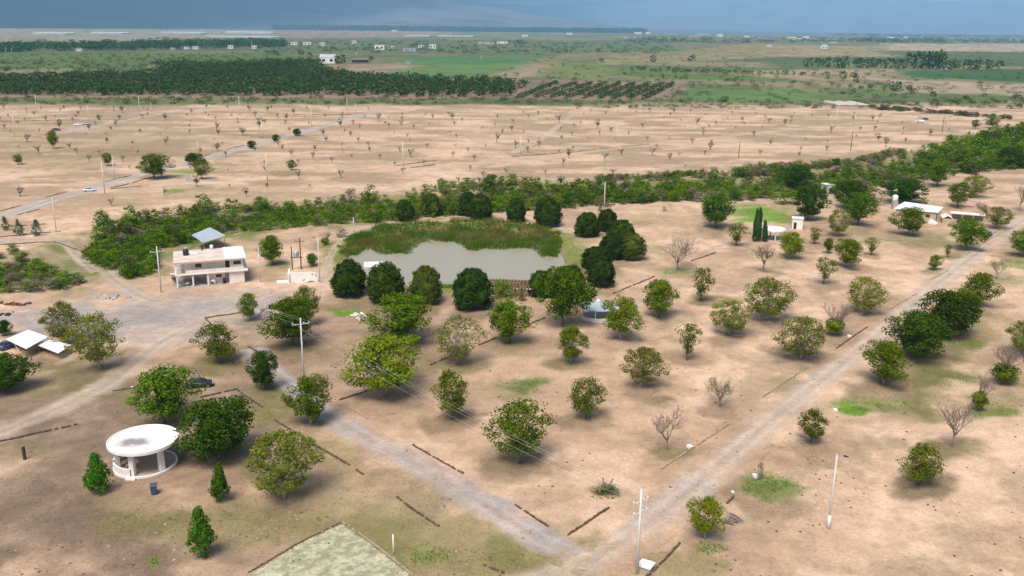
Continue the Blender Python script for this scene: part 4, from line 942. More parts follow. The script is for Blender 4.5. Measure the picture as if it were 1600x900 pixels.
blades('shore_grass', x, y, hgt(x, y), .12 + .35 * rng.random(len(x)), .1 + .2 * rng.random(len(x)), GRASSM[:2], 'rough green grass round the rim of the pond', .5, 14, (rng.random(len(x)) < .5).astype(int))
# pebbles on the tracks and along the kerbs
def pebbles(name, x, y, s, mat, label):
    n = len(x); z = hgt(x, y); base = np.array([(1, 0, 0), (-.5, .87, 0), (-.5, -.87, 0), (.1, .1, .8)])
    a = rng.random(n) * 6.28; c, sn = np.cos(a), np.sin(a); V = np.zeros((n, 4, 3))
    for i in range(4):
        V[:, i, 0] = x + s * (base[i, 0] * c - base[i, 1] * sn); V[:, i, 1] = y + s * (base[i, 0] * sn + base[i, 1] * c); V[:, i, 2] = z + .02 + s * base[i, 2] * .8
    F = (np.arange(n)[:, None, None] * 4 + np.array([(0, 1, 3), (1, 2, 3), (2, 0, 3)])[None]).reshape(-1, 3)
    tag(link(bpy.data.objects.new(name, big_mesh(name, V.reshape(-1, 3), F, [mat]))), label, kind='stuff')
xs, ys = [], []
for W_, r in list(zip(ROADW, ROADS))[:2]:
    for p_, q in zip(W_[:-1], W_[1:]):
        L = np.hypot(*(q - p_)); k = int(L * 9); t = rng.random(k); o = (rng.random(k) - .5) * r[2] * 1.35; d = (q - p_) / L
        xs.append(p_[0] + d[0] * L * t - d[1] * o); ys.append(p_[1] + d[1] * L * t + d[0] * o)
xs, ys = np.concatenate(xs), np.concatenate(ys); xr, yr = flat(rng.random(5200) * 1700 - 50, 420 + 500 * rng.random(5200)); kk = fbm(xr / 9, yr / 9, 93, 3) > .5; xr, yr = xr[kk], yr[kk]
pebbles('stones', xr[::2], yr[::2], .06 + .22 * rng.random(len(xr[::2])) ** 3, STONEB, 'pale stones lying about the sandy plots')
pebbles('clods', xr[1::2], yr[1::2], .07 + .26 * rng.random(len(xr[1::2])) ** 3, STONE, 'dark clods and dung lying about the sandy plots')
pebbles('pebbles', xs, ys, .04 + .12 * rng.random(len(xs)) ** 4, STONEB, 'loose stones along the gravel road')

# ------------------------------------------------------------------ low stone borders
def low_wall(pts, label, dark=True, hgt_=.27, wid=.27):
    W = wline(pts); mb = MB(); r = random.Random(int(pts[0][0] * 7 + pts[0][1])); o0 = None
    segs = []
    for a, b in zip(W[:-1], W[1:]):
        L = float(np.hypot(*(b - a))); k = max(2, int(L / (.42 if a[1] < 170 else .8 if a[1] < 330 else 2.2))); segs.append((a, b, L, k))
    X, Y = [], []
    for a, b, L, k in segs:
        for i in range(k + 1): p = a + (b - a) * i / k; X.append(p[0]); Y.append(p[1])
    Z = hgt(np.array(X), np.array(Y)); j = 0; cx, cy, cz = X[0], Y[0], float(Z[0])
    for a, b, L, k in segs:
        d = (b - a) / L; nn = np.array([-d[1], d[0]])
        for i in range(k):
            if r.random() < .05: continue                       # a missing stone
            p0 = np.array([X[j + i], Y[j + i]]); p1 = np.array([X[j + i + 1], Y[j + i + 1]]); z0, z1 = Z[j + i], Z[j + i + 1]
            hh = hgt_ * r.uniform(.65, 1.15); ww = wid * r.uniform(.8, 1.15) * .5; of = nn * r.uniform(-.04, .04); p1 = p1 - d * .03
            P = []
            for zz, sh in ((-.1, 1.0), (hh, .82)):
                for p, z, sg in ((p0, z0, -1), (p1, z1, -1), (p1, z1, 1), (p0, z0, 1)):
                    q = p + nn * sg * ww * sh + of; P.append((q[0] - cx, q[1] - cy, z + zz - cz + r.uniform(-.03, .03)))
            mb.hexa(P)
        j += k + 1
    o = mb.build('low_wall', STONE if dark else STONEB); o.location = (cx, cy, cz)
    tag(o, label, 'low wall', 'low stone borders of the plots')
for pts, lb, dk in [
    ([(332, 508), (320, 498), (376, 488)], 'dark stone border with a bent end beside the small bright tree at the car park', 1),
    ([(388, 543), (408, 555), (434, 571)], 'dark stone border beside the grey track above the small dark tree', 1),
    ([(176, 611), (213, 605)], 'short dark stone border left of the big tree before the dark sedan', 1),
    ([(313, 621), (370, 609), (410, 637)], 'angled dark stone border in front of the dark sedan', 1),
    ([(-30, 697), (60, 677), (121, 664)], 'long dark stone border at the left edge beside the pale track', 1),
    ([(430, 657), (486, 692), (546, 728)], 'thin broken stone border left of the grey track, above the gap', 1),
    ([(520, 623), (550, 640), (577, 656)], 'pale kerb on the right side of the grey track, right of the rounded bright tree', 0),
    ([(530, 626), (574, 611)], 'short dark border running from the pale kerb to the biggest tree', 1),
    ([(645, 697), (682, 718), (724, 741)], 'dark border on the right of the grey track, below the wispy tree', 1),
    ([(672, 571), (706, 557)], 'short dark border left of the light olive tree', 1), ([(748, 540), (776, 528)], 'short dark border right of the light olive tree', 1),
    ([(828, 508), (852, 498)], 'short dark border left of the tall dense walnut', 1),
    ([(620, 778), (645, 797), (686, 823)], 'crumbling dark border left of the grey track near the pale lawn', 1),
    ([(805, 790), (857, 824)], 'thin stone border at the road corner, left leg', 1), ([(887, 837), (952, 794)], 'dark straight border at the road corner, right leg', 1),
    ([(1033, 735), (1085, 700), (1138, 664)], 'long beige kerb beside the leafless tree at the road', 0),
    ([(1190, 621), (1226, 598), (1262, 575)], 'straight beige kerb above the road bend', 0),
    ([(1307, 545), (1356, 511)], 'half dark half pale border under the half-bare tree', 1), ([(1388, 485), (1433, 458)], 'thin kerb beside the road above the dark pair', 0),
    ([(985, 920), (1020, 893), (1063, 848)], 'dark crumbling border right of the front concrete pole', 1), ([(1136, 787), (1147, 775)], 'very short stone border below the bright green tuft', 1),
    ([(958, 459), (1023, 432)], 'border running from the juniper clump towards the bare tree', 1), ([(1080, 408), (1118, 395)], 'short border right of the leafless twiggy tree', 1),
    ([(755, 882), (788, 896)], 'short dark border at the bottom edge right of the pale lawn', 1), ([(1455, 437), (1482, 423)], 'short border beside the far part of the road', 0),
    ([(1510, 398), (1540, 378), (1578, 356)], 'low pale wall along the far road by the court', 0), ([(556, 735), (568, 743)], 'two stray border stones on the lower left of the grey track', 1),
    ([(500, 475), (470, 460)], 'row of stones from the ramp junipers towards the broken white wall', 0),
    ([(1395, 553), (1420, 540)], 'short grey border under the front tree of the dark pair', 1),
    ([(0, 330), (32, 322)], 'dark border at the far left on the upper side of the straight road', 1), ([(28, 336), (62, 327)], 'dark border at the far left on the lower side of the straight road', 1),
    ([(72, 309), (105, 300)], 'dark border on the upper side of the straight road left of the silver car', 1), ([(160, 285), (205, 274)], 'dark border on the upper side of the straight road right of the silver car', 1),
    ([(172, 294), (208, 286), (242, 276)], 'dark border on the lower side of the straight road before the largest tree', 1), ([(173, 295), (222, 291)], 'faint dark border branching from the straight road', 1),
    ([(-20, 357), (72, 351)], 'topmost dark wall of the young conifer plot', 1), ([(-20, 372), (95, 362)], 'middle dark wall of the young conifer plot', 1), ([(-20, 383), (60, 379), (120, 380)], 'lowest dark wall of the young conifer plot', 1),
    ([(620, 259), (682, 251)], 'dark border in the middle of the upper field', 1), ([(628, 264), (680, 258)], 'second dark border just below the one in the middle of the upper field', 1),
    ([(800, 245), (878, 239)], 'dark border along the faint track, left one', 1), ([(903, 237), (952, 232)], 'dark border along the faint track, centre one', 1), ([(972, 230), (1020, 225)], 'dark border along the faint track, right one', 1),
    ([(355, 234), (382, 227)], 'dark border on the upper side of the straight road beyond the largest tree', 1), ([(316, 246), (328, 242)], 'short dark border at the dense dark tree on the straight road', 1),
    ([(0, 190), (100, 188), (200, 187)], 'dark line of stones along the back of the upper field at left', 1), ([(420, 178), (560, 180)], 'dark line of stones along the back of the upper field in the middle', 1),
]: low_wall(pts, lb, dk)

# ------------------------------------------------------------------ poles and wires
def top_h(x, y, z, ty):
    lo, hi = .2, 30
    for _ in range(40):
        m_ = .5 * (lo + hi); py = float(project(np.array([x]), np.array([y]), z + m_)[1][0])
        if py > ty: lo = m_
        else: hi = m_
    return lo
def pole(bx, by, ty, label, arms=(), lamp=False, dark=False, r=.15, rot=.5, base_white=False, trafo=False):
    x, y, z = at(bx, by); h = top_h(x, y, z, ty); far = y > 300
    e = empty('utility_pole', (x, y, z), rot, label=label, cat='pole', group='concrete poles' if not dark else 'dark posts')
    rr = r * (1.25 if far else 1.0)
    MB().tube([(0, 0, -.3), (0, 0, h * .5), (0, 0, h)], [rr * 1.15, rr, rr * .72], 8).build('shaft', DARKP if dark else POLEM, e, True)
    for dz, L in arms:
        MB().box(-L, L, -.05, .05, h - dz - .05, h - dz + .05).build('crossarm', POLEM, e)
        for s in (-.95, 0.35, .95): MB().tube([(s * L, 0, h - dz + .08), (s * L, 0, h - dz + .26), (s * L, 0, h - dz + .36)], [.06, .11, .05], 6).build('insulator', GALV, e)
    if lamp:
        MB().tube([(0, 0, h - .15), (.5, 0, h + .05), (.9, 0, h + .02)], [.05, .04, .04], 5).build('lamp_arm', METAL, e); MB().hexa([(.75, -.16, h - .06), (1.35, -.14, h - .04), (1.35, .14, h - .04), (.75, .16, h - .06), (.75, -.12, h + .1), (1.35, -.08, h + .04), (1.35, .08, h + .04), (.75, .12, h + .1)]).build('lamp_head', BLACKP, e)
    if base_white: MB().tube([(0, 0, 0.02), (0, 0, 1.9)], [rr * 1.9, rr * 1.7], 8).build('painted_base', WHITE, e, True)
    if trafo: MB().tube([(.42, 0, h - 2.9), (.42, 0, h - 2.0)], [.26, .26], 10).build('transformer', METAL, e, True)
    return x, y, z, h
PA = pole(475, 594, 497, 'tall concrete utility pole with a pale crossarm rising behind the rounded bright tree', [(1.1, 1.5)], rot=.45)
PB = pole(995, 897, 764, 'front concrete utility pole with two crossarms at the bottom of the picture', [(1.6, 1.1), (3.0, 1.0)], rot=.6, r=.17)
pole(1294, 826, 710, 'white-footed lamp pole on the sand at lower right', lamp=True, rot=-.5, base_white=True, r=.12)
PD = pole(252, 457, 385, 'concrete utility pole with a crossarm in front of the two-storey house', [(1.3, 1.5)], rot=.35)
pole(407, 441, 387, 'thin white pole at the right end of the two-storey house', r=.11)
pole(500, 441, 372, 'lamp pole touching the right end of the broken white wall', lamp=True, r=.13, rot=2.8)
pole(944, 326, 285, 'white pole behind the juniper clump, against the riverbed', r=.13)
pole(553, 363, 340, 'short white post on the footpath left of the reeds', r=.12)
for bx, by, ty, lb in [
    (88, 361, 309, 'pole at the end of the young conifer walls'), (164, 303, 252, 'pole on the straight road just right of the silver car'), (179, 280, 243, 'pole behind the one right of the silver car'),
    (310, 243, 219, 'pole beside the small dense dark tree on the straight road'), (418, 283, 240, 'pole in the upper field right of the straight road, in the open'), (630, 263, 222, 'pole next to the twin borders in mid upper field'),
    (813, 241, 214, 'pole near the faint track, left of the thin diagonal track'), (963, 223, 194, 'pole near the faint track, right of the thin diagonal track'), (24, 214, 179, 'leftmost pole of the upper field'),
    (58, 176, 147, 'pole at the back left of the upper field, next to a tree'), (140, 193, 165, 'pole behind the white far cars'), (219, 179, 151, 'pole at the back of the upper field, left of a close shorter one'),
    (237, 176, 160, 'short pole at the field back, right of a close taller one'), (375, 181, 151, 'pole at the back of the upper field above the straight road'), (410, 216, 190, 'pole on the straight road in the distance'),
    (487, 196, 168, 'pole left of the end of the straight road'), (543, 180, 151, 'pole where the straight road ends'), (556, 178, 161, 'shorter pole right of the end of the straight road'),
    (1306, 198, 170, 'pole at the back right of the field, left one of two'), (1335, 196, 178, 'pole at the back right of the field, right one of two')]:
    pole(bx, by, ty, 'slim white ' + lb, r=.13)
for bx, by, ty, lb in [(42, 176, 164, 'short dark post at the back left of the upper field'), (178, 175, 164, 'short dark post at the back of the upper field'), (1329, 236, 205, 'thin dark post at the right of the upper field near the riverbed'),
                       (1154, 247, 222, 'thin dark trunk-like post above the riverbed'), (1472, 206, 181, 'thin dark post right of the white van')]: pole(bx, by, ty, lb, dark=True, r=.12)
e = at(39, 718); MB().box(-.16, .16, -.16, .16, -.2, 2.0).build('post', DARKP, label='short dark square post on the bare ground at the left edge', cat='post').location = e
x, y, z = at(615, 867); o = MB().tube([(0, 0, -.2), (0, 0, 2.75)], [.09, .08], 8).build('net_post', WHITE, None, True, label='white net post at the edge of the pale lawn', cat='post'); o.location = (x, y, z)
def cable(p, q, sag, label):
    pts = []
    for i in range(25):
        t = i / 24; pts.append((p[0] + (q[0] - p[0]) * t, p[1] + (q[1] - p[1]) * t, p[2] + (q[2] - p[2]) * t - 4 * sag * t * (1 - t)))
    MB().tube(pts, [.007] * 25, 4, False).build('power_cable', GALV, label=label, cat='cable', group='power cables over the orchard')
def armp(P, rot, s, dz=1.1, L=1.4): return (P[0] + math.cos(rot) * s * L, P[1] + math.sin(rot) * s * L, P[2] + P[3] - dz + .4)
for s in (-.95, .35, .95):
    cable(armp(PA, .45, s), armp(PB, .6, s, 1.6, 1.1), 1.6, 'thin pale power cable sagging from the tall pole to the front pole')
    cable(armp(PD, .35, s, 1.3), armp(PA, .45, s), 1.8, 'thin power cable from the house pole to the tall pole')

# transformer on two dark posts
x, y, z = at(464, 421); e = empty('transformer_stand', (x, y, z), .2, label='transformer hung between two dark posts behind the broken white wall', cat='transformer')
for sx, hh in ((-1.1, 6.2), (1.1, 8.2)): MB().tube([(sx, 0, -.3), (sx, 0, hh)], [.16, .12], 7).build('post', DARKP, e)
MB().box(-1.5, 1.5, -.1, .1, 3.1, 3.3).build('platform', DARKP, e); MB().box(-.3, 2.3, -.06, .06, 7.3, 7.42).build('crossarm', DARKP, e)
tk = MB().lathe([(0, 3.32), (.55, 3.32), (.6, 3.45), (.6, 4.7), (.5, 4.85), (0, 4.9)], 14).build('transformer_tank', SHEET, e, True)
for a in range(8): t = a * PI / 4; MB().box(.6 * math.cos(t) - .03, .6 * math.cos(t) + .14, .6 * math.sin(t) - .05, .6 * math.sin(t) + .05, 3.6, 4.6).build('cooling_fin', METAL, tk)
for s in (-.25, .25): MB().tube([(s, 0, 4.85), (s, 0, 5.3)], [.09, .06], 6).build('bushing', GALV, tk)

# ------------------------------------------------------------------ two-storey house
hx, hy, hz = at(277, 451); H_ = empty('house', (hx, hy, hz), math.atan2(5.2, 14), label='two-storey cream house with a flat pinkish roof and an open ground-floor bay', cat='house')
b = MB(); b.box(0, 15.6, .2, 12, -.3, .14).build('floor_slab', CONC, H_)
w = MB()
w.box(11.9, 15.4, .35, .55, .14, 3.05)                       # right block front
w.box(15.2, 15.4, .553, 11.8, .14, 3.05); w.box(6.8, 15.197, 11.6, 11.8, .14, 3.05)
w.box(6.8, 8.9, 1.6, 1.8, .14, 3.05); w.box(8.9, 10.3, 1.6, 1.8, .14, 1.5); w.box(8.9, 10.3, 1.6, 1.8, 2.35, 3.05); w.box(10.3, 11.0, 1.6, 1.8, .14, 3.05); w.box(11.0, 11.9, 1.6, 1.8, 2.45, 3.05)
w.box(11.9, 12.05, .553, 1.797, .14, 3.05); w.box(6.8, 7.0, 1.803, 11.597, .14, 3.05); w.box(.9, 6.797, 8.0, 8.2, .14, 3.05); w.box(.9, 1.1, 8.203, 11.8, .14, 3.05)
w.build('ground_floor_wall', CREAM, H_)
b = MB(); b.box(-.25, 16.3, -.15, 12.1, 3.05, 3.3).build('floor_slab', CREAM, H_)
u = MB(); f0, f1 = 1.5, 1.7
for x0, x1, z0, z1 in ((1.9, 4.4, 3.3, 6), (4.4, 5.9, 3.3, 4.35), (4.4, 5.9, 5.35, 6), (5.9, 11.25, 3.3, 6), (11.25, 12.25, 5.5, 6), (12.25, 13.1, 3.3, 6), (13.1, 14.9, 3.3, 4.4), (13.1, 14.9, 5.35, 6), (14.9, 15.4, 3.3, 6)): u.box(x0, x1, f0, f1, z0, z1)
u.box(15.2, 15.4, f1 + .003, 11.8, 3.3, 6); u.box(1.9, 15.197, 11.6, 11.8, 3.3, 6)
for y0, y1, z0, z1 in ((f1 + .003, 2.6, 3.3, 6), (2.6, 4.6, 3.3, 3.6), (2.6, 4.6, 5.5, 6), (4.6, 11.597, 3.3, 6)): u.box(1.9, 2.1, y0, y1, z0, z1)
u.build('upper_wall', CREAM, H_)
MB().box(2.2, 15.4, .06, .2, 3.303, 4.15).build('balcony_parapet', CREAM, H_)
MB().box(15.403, 16.2, .06, .2, 3.303, 3.45).build('balcony_kerb', WHITE, H_)
MB().box(-.3, 11.3, -.25, 12.2, 6.0, 6.22).build('roof', ROOFP, H_)
MB().box(-.34, 11.3, -.33, -.253, 5.92, 6.3).build('roof_trim', PINK, H_)
MB().box(11.303, 16.1, .4, 12.3, 6.0, 6.34).build('roof', WHITE, H_, label='cleaner white end of the roof')
MB().box(3.2, 5.2, 7.2, 9.0, 6.223, 6.42).build('skylight_kerb', WHITE, H_)
for cx in (0.06,):
    for cyy in (0.0, 4.0, 8.0, 11.6):
        c = MB(); c.box(-.02, .3, cyy, cyy + .3, .14, 3.047); c.box(-.02, .3, cyy, cyy + .3, 3.303, 5.997); c.build('column', WHITE, H_)
for cx in (3.5, 6.9):
    MB().box(cx, cx + .34, .1, .44, .143, 3.047).build('column', WHITE, H_)
for y0 in (.32, 4.32, 8.32): MB().box(.06, .16, y0, y0 + 3.26, 3.95, 4.05).build('terrace_rail', WHITE, H_)
st = MB()
for i in range(14): st.box(-1.35, -.3, 10.4 - i * .62, 11.1 - i * .62, i * .225 - .1 if i == 0 else i * .225 - .14, i * .225 + .1)
st.build('outside_stair', CREAM, H_)
def win(x0, x1, y, z0, z1, name='window', mat_=GLASS, mull=1):
    fr = MB(); t = .06
    fr.box(x0, x1, y - .03, y + .05, z0, z0 + t); fr.box(x0, x1, y - .03, y + .05, z1 - t, z1); fr.box(x0, x0 + t, y - .03, y + .05, z0 + t, z1 - t); fr.box(x1 - t, x1, y - .03, y + .05, z0 + t, z1 - t)
    for i in range(mull): xm = x0 + (x1 - x0) * (i + 1) / (mull + 1); fr.box(xm - .025, xm + .025, y - .025, y + .045, z0 + t, z1 - t)
    f = fr.build(name, METAL if name == 'window' else DARKP, H_); MB().box(x0 + t, x1 - t, y, y + .02, z0 + t, z1 - t).build('pane' if name == 'window' else 'door_panel', mat_, f); return f
win(4.4, 5.9, 1.56, 4.35, 5.35); win(13.1, 14.9, 1.56, 4.4, 5.35); win(8.9, 10.3, 1.66, 1.5, 2.35); win(11.25, 12.25, 1.56, 3.303, 5.5, 'door', DARKP, 0); win(11.0, 11.9, 1.66, .143, 2.45, 'door', TAN, 0)
def onhouse(x, y, z=0): return H_.matrix_basis @ Vector((x, y, z))
t_ = MB().lathe([(0, 0), (.62, 0), (.68, .12), (.68, 1.1), (.62, 1.3), (.3, 1.55), (.22, 1.6), (.22, 1.68), (0, 1.7)], 18).build('water_tank', BLACKP, None, True, label='black round water tank on the left of the house roof', cat='water tank'); t_.location = onhouse(2.6, 7.2, 6.22)
MB().lathe([(0, 1.705), (.24, 1.705), (.24, 1.8), (0, 1.82)], 14).build('lid', WHITE, t_)
t_ = MB().lathe([(0, 0), (.42, 0), (.44, .9), (.3, 1.15), (0, 1.2)], 14).build('gas_cylinder', WHITE, None, True, label='white gas cylinder at the back edge of the house roof', cat='gas tank'); t_.location = onhouse(8.7, 11.4, 6.22)
t_ = MB().tube([(0, 0, 0), (0, 0, .8), (0, 0, 1.0)], [.16, .16, .26], 10).build('roof_vent', BLACKP, None, True, label='small dark vent pipe on the back of the house roof', cat='vent'); t_.location = onhouse(6.4, 11.2, 6.22)
t_ = MB().lathe([(0, .05), (.55, 0.1), (.6, .6), (.45, 1.0), (.2, 1.25), (0, 1.3)], 16).build('clay_oven', WHITE, None, True, label='white rounded oven standing before the ground-floor wall', cat='oven'); t_.location = onhouse(8.2, 1.0, .14)
o = MB().box(-.3, .3, -.62, -.5, .25, .75).build('oven_mouth', BLACKP, t_)
t_ = MB().tube([(0, 0, 0), (0, 0, 1.2)], [.36, .36], 12).build('barrel', BLACKP, None, True, label='dark barrel by the tan door of the house', cat='barrel'); t_.location = onhouse(10.75, .9, .14)
MB().tube([(0, 0, 1.203), (0, 0, 1.26)], [.38, .38], 12).build('lid', BLACKP, t_)
for i, (ax, ay, mt, lb) in enumerate([(1.2, .9, METAL, 'grey bench seat in the open bay, left'), (2.4, 1.2, WHITE, 'white plastic table in the open bay of the house'), (4.6, 2.6, DARKP, 'dark bench deep in the open bay')]):
    q = onhouse(ax, ay, .14); e = empty('table' if i == 1 else 'bench', q, .6 + i, label=lb, cat='table' if i == 1 else 'bench')
    MB().box(-.7, .7, -.35, .35, .68 if i == 1 else .42, .74 if i == 1 else .48).build('top', mt, e)
    for sx in (-.6, .6):
        for sy in (-.28, .28): MB().box(sx - .03, sx + .03, sy - .03, sy + .03, 0, .68 if i == 1 else .42).build('leg', METAL, e)
# metal shed roof behind the house
P = [at(300, 378), at(316, 390), at(352, 379), at(328, 366)]
sx, sy, sz = at(326, 384); e = empty('metal_shed', (sx, sy, sz), 0, label='open shed with a sloping grey metal roof behind the house', cat='shed')
cor = []
for (a, b_, hh) in ((299, 367, 3.2), (317, 379, 2.9), (353, 368, 3.3), (328, 355, 3.6)):
    fx, fy = flat([a], [b_], hh + sz); cor.append((float(fx[0]) - sx, float(fy[0]) - sy, hh))
MB().hexa([(c[0], c[1], c[2] - .06) for c in cor] + cor).build('roof', SHEET, e)
cc = np.mean(np.array(cor), 0)
for c in cor: q = cc + (np.array(c) - cc) * .9; MB().tube([(q[0], q[1], -.2), (q[0], q[1], c[2] - .09)], [.08, .08], 6).build('post', METAL, e)
nrm = np.array(cor)
for k in range(1, 9):
    t = k / 9; p0 = nrm[0] * (1 - t) + nrm[3] * t; p1 = nrm[1] * (1 - t) + nrm[2] * t
    MB().tube([tuple(p0 + [0, 0, .02]), tuple(p1 + [0, 0, .02])], [.035, .035], 4).build('roof_rib', SHEET, e)

# broken white wall with slab
x0, y0, z0 = at(453, 442); e = empty('ruined_wall', (x0, y0, z0), .13, label='broken white wall with a dark crack stain and a return at its left end', cat='wall')
mb = MB(); L = 6.6; top = [2.9, 2.55, 2.45, 2.5, 2.5, 2.55, 2.6, 2.45, 1.9]; bot = [-.2, .1, -.1, -.1, -.1, .15, .45, .3, -.2]
for i in range(8):
    a, c = L * i / 8, L * (i + 1) / 8; mb.hexa([(a, 0, bot[i]), (c, 0, bot[i + 1]), (c, .3, bot[i + 1]), (a, .3, bot[i]), (a, .1, top[i]), (c, .1, top[i + 1]), (c, .4, top[i + 1]), (a, .4, top[i])])
mb.build('wall', WHITE, e)
MB().hexa([(-.35, -.5, -.2), (-.03, -.5, -.2), (-.03, 1.6, -.2), (-.35, 1.6, -.2), (-.35, -.5, 2.2), (-.03, -.5, 2.2), (-.03, 1.6, 3.1), (-.35, 1.6, 3.1)]).build('return_wall', WHITE, e)
mb = MB()
for i in range(10): a = 2.9 + i * .24; zc = .55 + 1.2 * (i / 10) ** 1.6; mb.box(a, a + .25, .0 + .01 * i, .03 + zc * .04, zc - .14, zc + .18)
mb.build('crack_stain', CONC, e)
for a, zc in ((6.1, 1.5), (5.3, 1.75)): MB().box(a, a + .22, .0, .075, zc, zc + .5).build('hole', METAL, e)
x, y, z = at(443, 441); o = MB().box(-1.6, 1.6, -.9, .9, -.1, .28).build('concrete_slab', WHITE, label='low white slab left of the broken white wall', cat='slab'); o.location = (x, y, z); o.rotation_euler.z = .2
# white ramp by the pond
x, y, z = at(583, 426); e = empty('white_ramp', (x, y, z), .1, label='white sloping ramp by the water between two junipers', cat='ramp')
MB().hexa([(-2.4, -3, -.4), (2.2, -3, -.4), (2.6, 2, -.6), (-2.4, 2, -.6), (-2.2, -3, .1), (2.0, -3, .1), (2.6, 2, 2.5), (-2.4, 2, 2.4)]).build('slope', WHITE, e)
MB().box(-2.5, 2.7, 2.003, 2.15, -.6, 2.55).build('top_edge', CONC, e)
# red slatted pergola
x, y, z = at(794, 458); e = empty('pergola', (x, y, z), -.1, label='pergola with red-brown slats beside the pond', cat='pergola')
for sx in (-5.6, -1.9, 1.9, 5.6):
    for sy in (-2.0, 2.6): MB().box(sx - .12, sx + .12, sy - .12, sy + .12, -.3, 1.7 if sy < 0 else 2.1).build('post', BRICK, e)
for sy, zz in ((-2.05, 1.7), (2.65, 2.1)): MB().box(-6, 6, sy - .12, sy + .12, zz + .003, zz + .24).build('beam', WHITE if sy < 0 else BRICK, e)
for k in range(16):
    a = -5.8 + k * .75; MB().hexa([(a, -2.5, 1.92), (a + .42, -2.5, 1.92), (a + .72, 3.1, 2.37), (a + .3, 3.1, 2.37), (a, -2.5, 2.1), (a + .42, -2.5, 2.1), (a + .72, 3.1, 2.55), (a + .3, 3.1, 2.55)]).build('slat', BRICK, e)
# round kiosk with grey conical roof
x, y, z = at(934, 497); e = empty('round_kiosk', (x, y, z), .3, label='round kiosk with a grey metal cone roof and white posts', cat='kiosk')
MB().lathe([(3.9, -.2), (3.9, .16), (3.6, .163), (0, .17)], 28).build('floor', CONC, e)
MB().lathe([(3.5, .1), (3.5, .9), (3.25, .9), (3.25, .1)], 24, a0=2.2, a1=5.0).build('low_parapet', CREAM, e)
for a in (0.4, 1.65, 2.9, 4.15, 5.4): MB().tube([(3.3 * math.cos(a), 3.3 * math.sin(a), .1), (3.3 * math.cos(a), 3.3 * math.sin(a), 2.85)], [.1, .1], 8).build('post', WHITE, e)
rf = MB().lathe([(4.1, 2.72), (4.15, 2.8), (2.2, 3.3), (.4, 3.85), (0, 3.86)], 16).build('roof', SHEET, e)
MB().lathe([(0.02, 4.35), (.3, 4.2), (.42, 3.95), (.42, 3.82)], 12).build('cap', WHITE, rf, True)

# large round pavilion
x, y, z = at(228, 726); e = empty('pavilion', (x, y, z), 0, label='large round white pavilion with a flat stained roof, at lower left', cat='pavilion')
RB, RT, HB = 4.15, 4.75, 3.55
MB().lathe([(RB + .15, -.3), (RB + .15, .30), (RB - .15, .30), (RB - .15, .22)], 48).build('floor_rim', WHITE, e)
MB().lathe([(RB - .16, .18), (0, .2)], 40).build('floor', TAN, e)
rm, rn, rp = new_mat('stained_white_roof'); tc = rn.nodes.new('ShaderNodeTexCoord'); mp = rn.nodes.new('ShaderNodeMapping'); mp.inputs['Location'].default_value = (.30, .42, -.98); mp.inputs['Scale'].default_value = (.27, .46, .27)
mp.inputs['Rotation'].default_value = (0, 0, -.15); nz = rn.nodes.new('ShaderNodeTexNoise'); nz.inputs['Scale'].default_value = .9; nz.inputs['Detail'].default_value = 6
gr = rn.nodes.new('ShaderNodeTexGradient'); gr.gradient_type = 'SPHERICAL'; ad = rn.nodes.new('ShaderNodeMath'); ad.operation = 'MULTIPLY_ADD'; ad.inputs[1].default_value = .9
mr = rn.nodes.new('ShaderNodeMapRange'); mr.inputs[1].default_value = .55; mr.inputs[2].default_value = 1.15; mxx = rn.nodes.new('ShaderNodeMix'); mxx.data_type = 'RGBA'
mxx.inputs[6].default_value = (.80, .75, .70, 1); mxx.inputs[7].default_value = (.26, .235, .215, 1)
rn.links.new(tc.outputs['Object'], mp.inputs[0]); rn.links.new(mp.outputs[0], gr.inputs[0]); rn.links.new(tc.outputs['Object'], nz.inputs['Vector']); rn.links.new(nz.outputs['Fac'], ad.inputs[0]); rn.links.new(gr.outputs['Fac'], ad.inputs[2])
rn.links.new(ad.outputs[0], mr.inputs[0]); rn.links.new(mr.outputs[0], mxx.inputs[0]); rn.links.new(mxx.outputs[2], rp.inputs['Base Color']); rp.inputs['Roughness'].default_value = .8
rf = MB().lathe([(0, HB), (RT - .4, HB), (RT - .1, HB + .02), (RT, HB + .10), (RT, HB + .52), (RT - .16, HB + .52), (RT - .16, HB + .38), (0, HB + .44)][::1], 64).build('roof', rm, e, True)
rf.data.polygons.foreach_set('use_smooth', [False] * len(rf.data.polygons))
for a in (3.55, 4.62, 5.72, 1.3, 2.4):
    cx, cy = 3.55 * math.cos(a), 3.55 * math.sin(a)
    c = MB(); ca, sa = math.cos(a), math.sin(a)
    def q(u, v, zz): return (cx + u * ca - v * sa, cy + u * sa + v * ca, zz)
    c.hexa([q(-.3, -.34, .2), q(.38, -.34, .2), q(.38, .34, .2), q(-.3, .34, .2), q(-.3, -.32, HB - .003), q(.30, -.32, HB - .003), q(.30, .32, HB - .003), q(-.3, .32, HB - .003)])
    c.build('column', WHITE, e)
MB().lathe([(RB + .06, .303), (RB + .06, 1.35), (RB - .2, 1.35), (RB - .2, .303)], 20, a0=3.62, a1=4.60).build('parapet', WHITE, e)
MB().lathe([(RB + .06, .303), (RB + .06, 1.35), (RB - .2, 1.35), (RB - .2, .303)], 20, a0=2.45, a1=3.5).build('parapet', WHITE, e)
MB().box(-.95, .35, -RB - .62, -RB - .1, -.1, .24).build('step', WHITE, e)
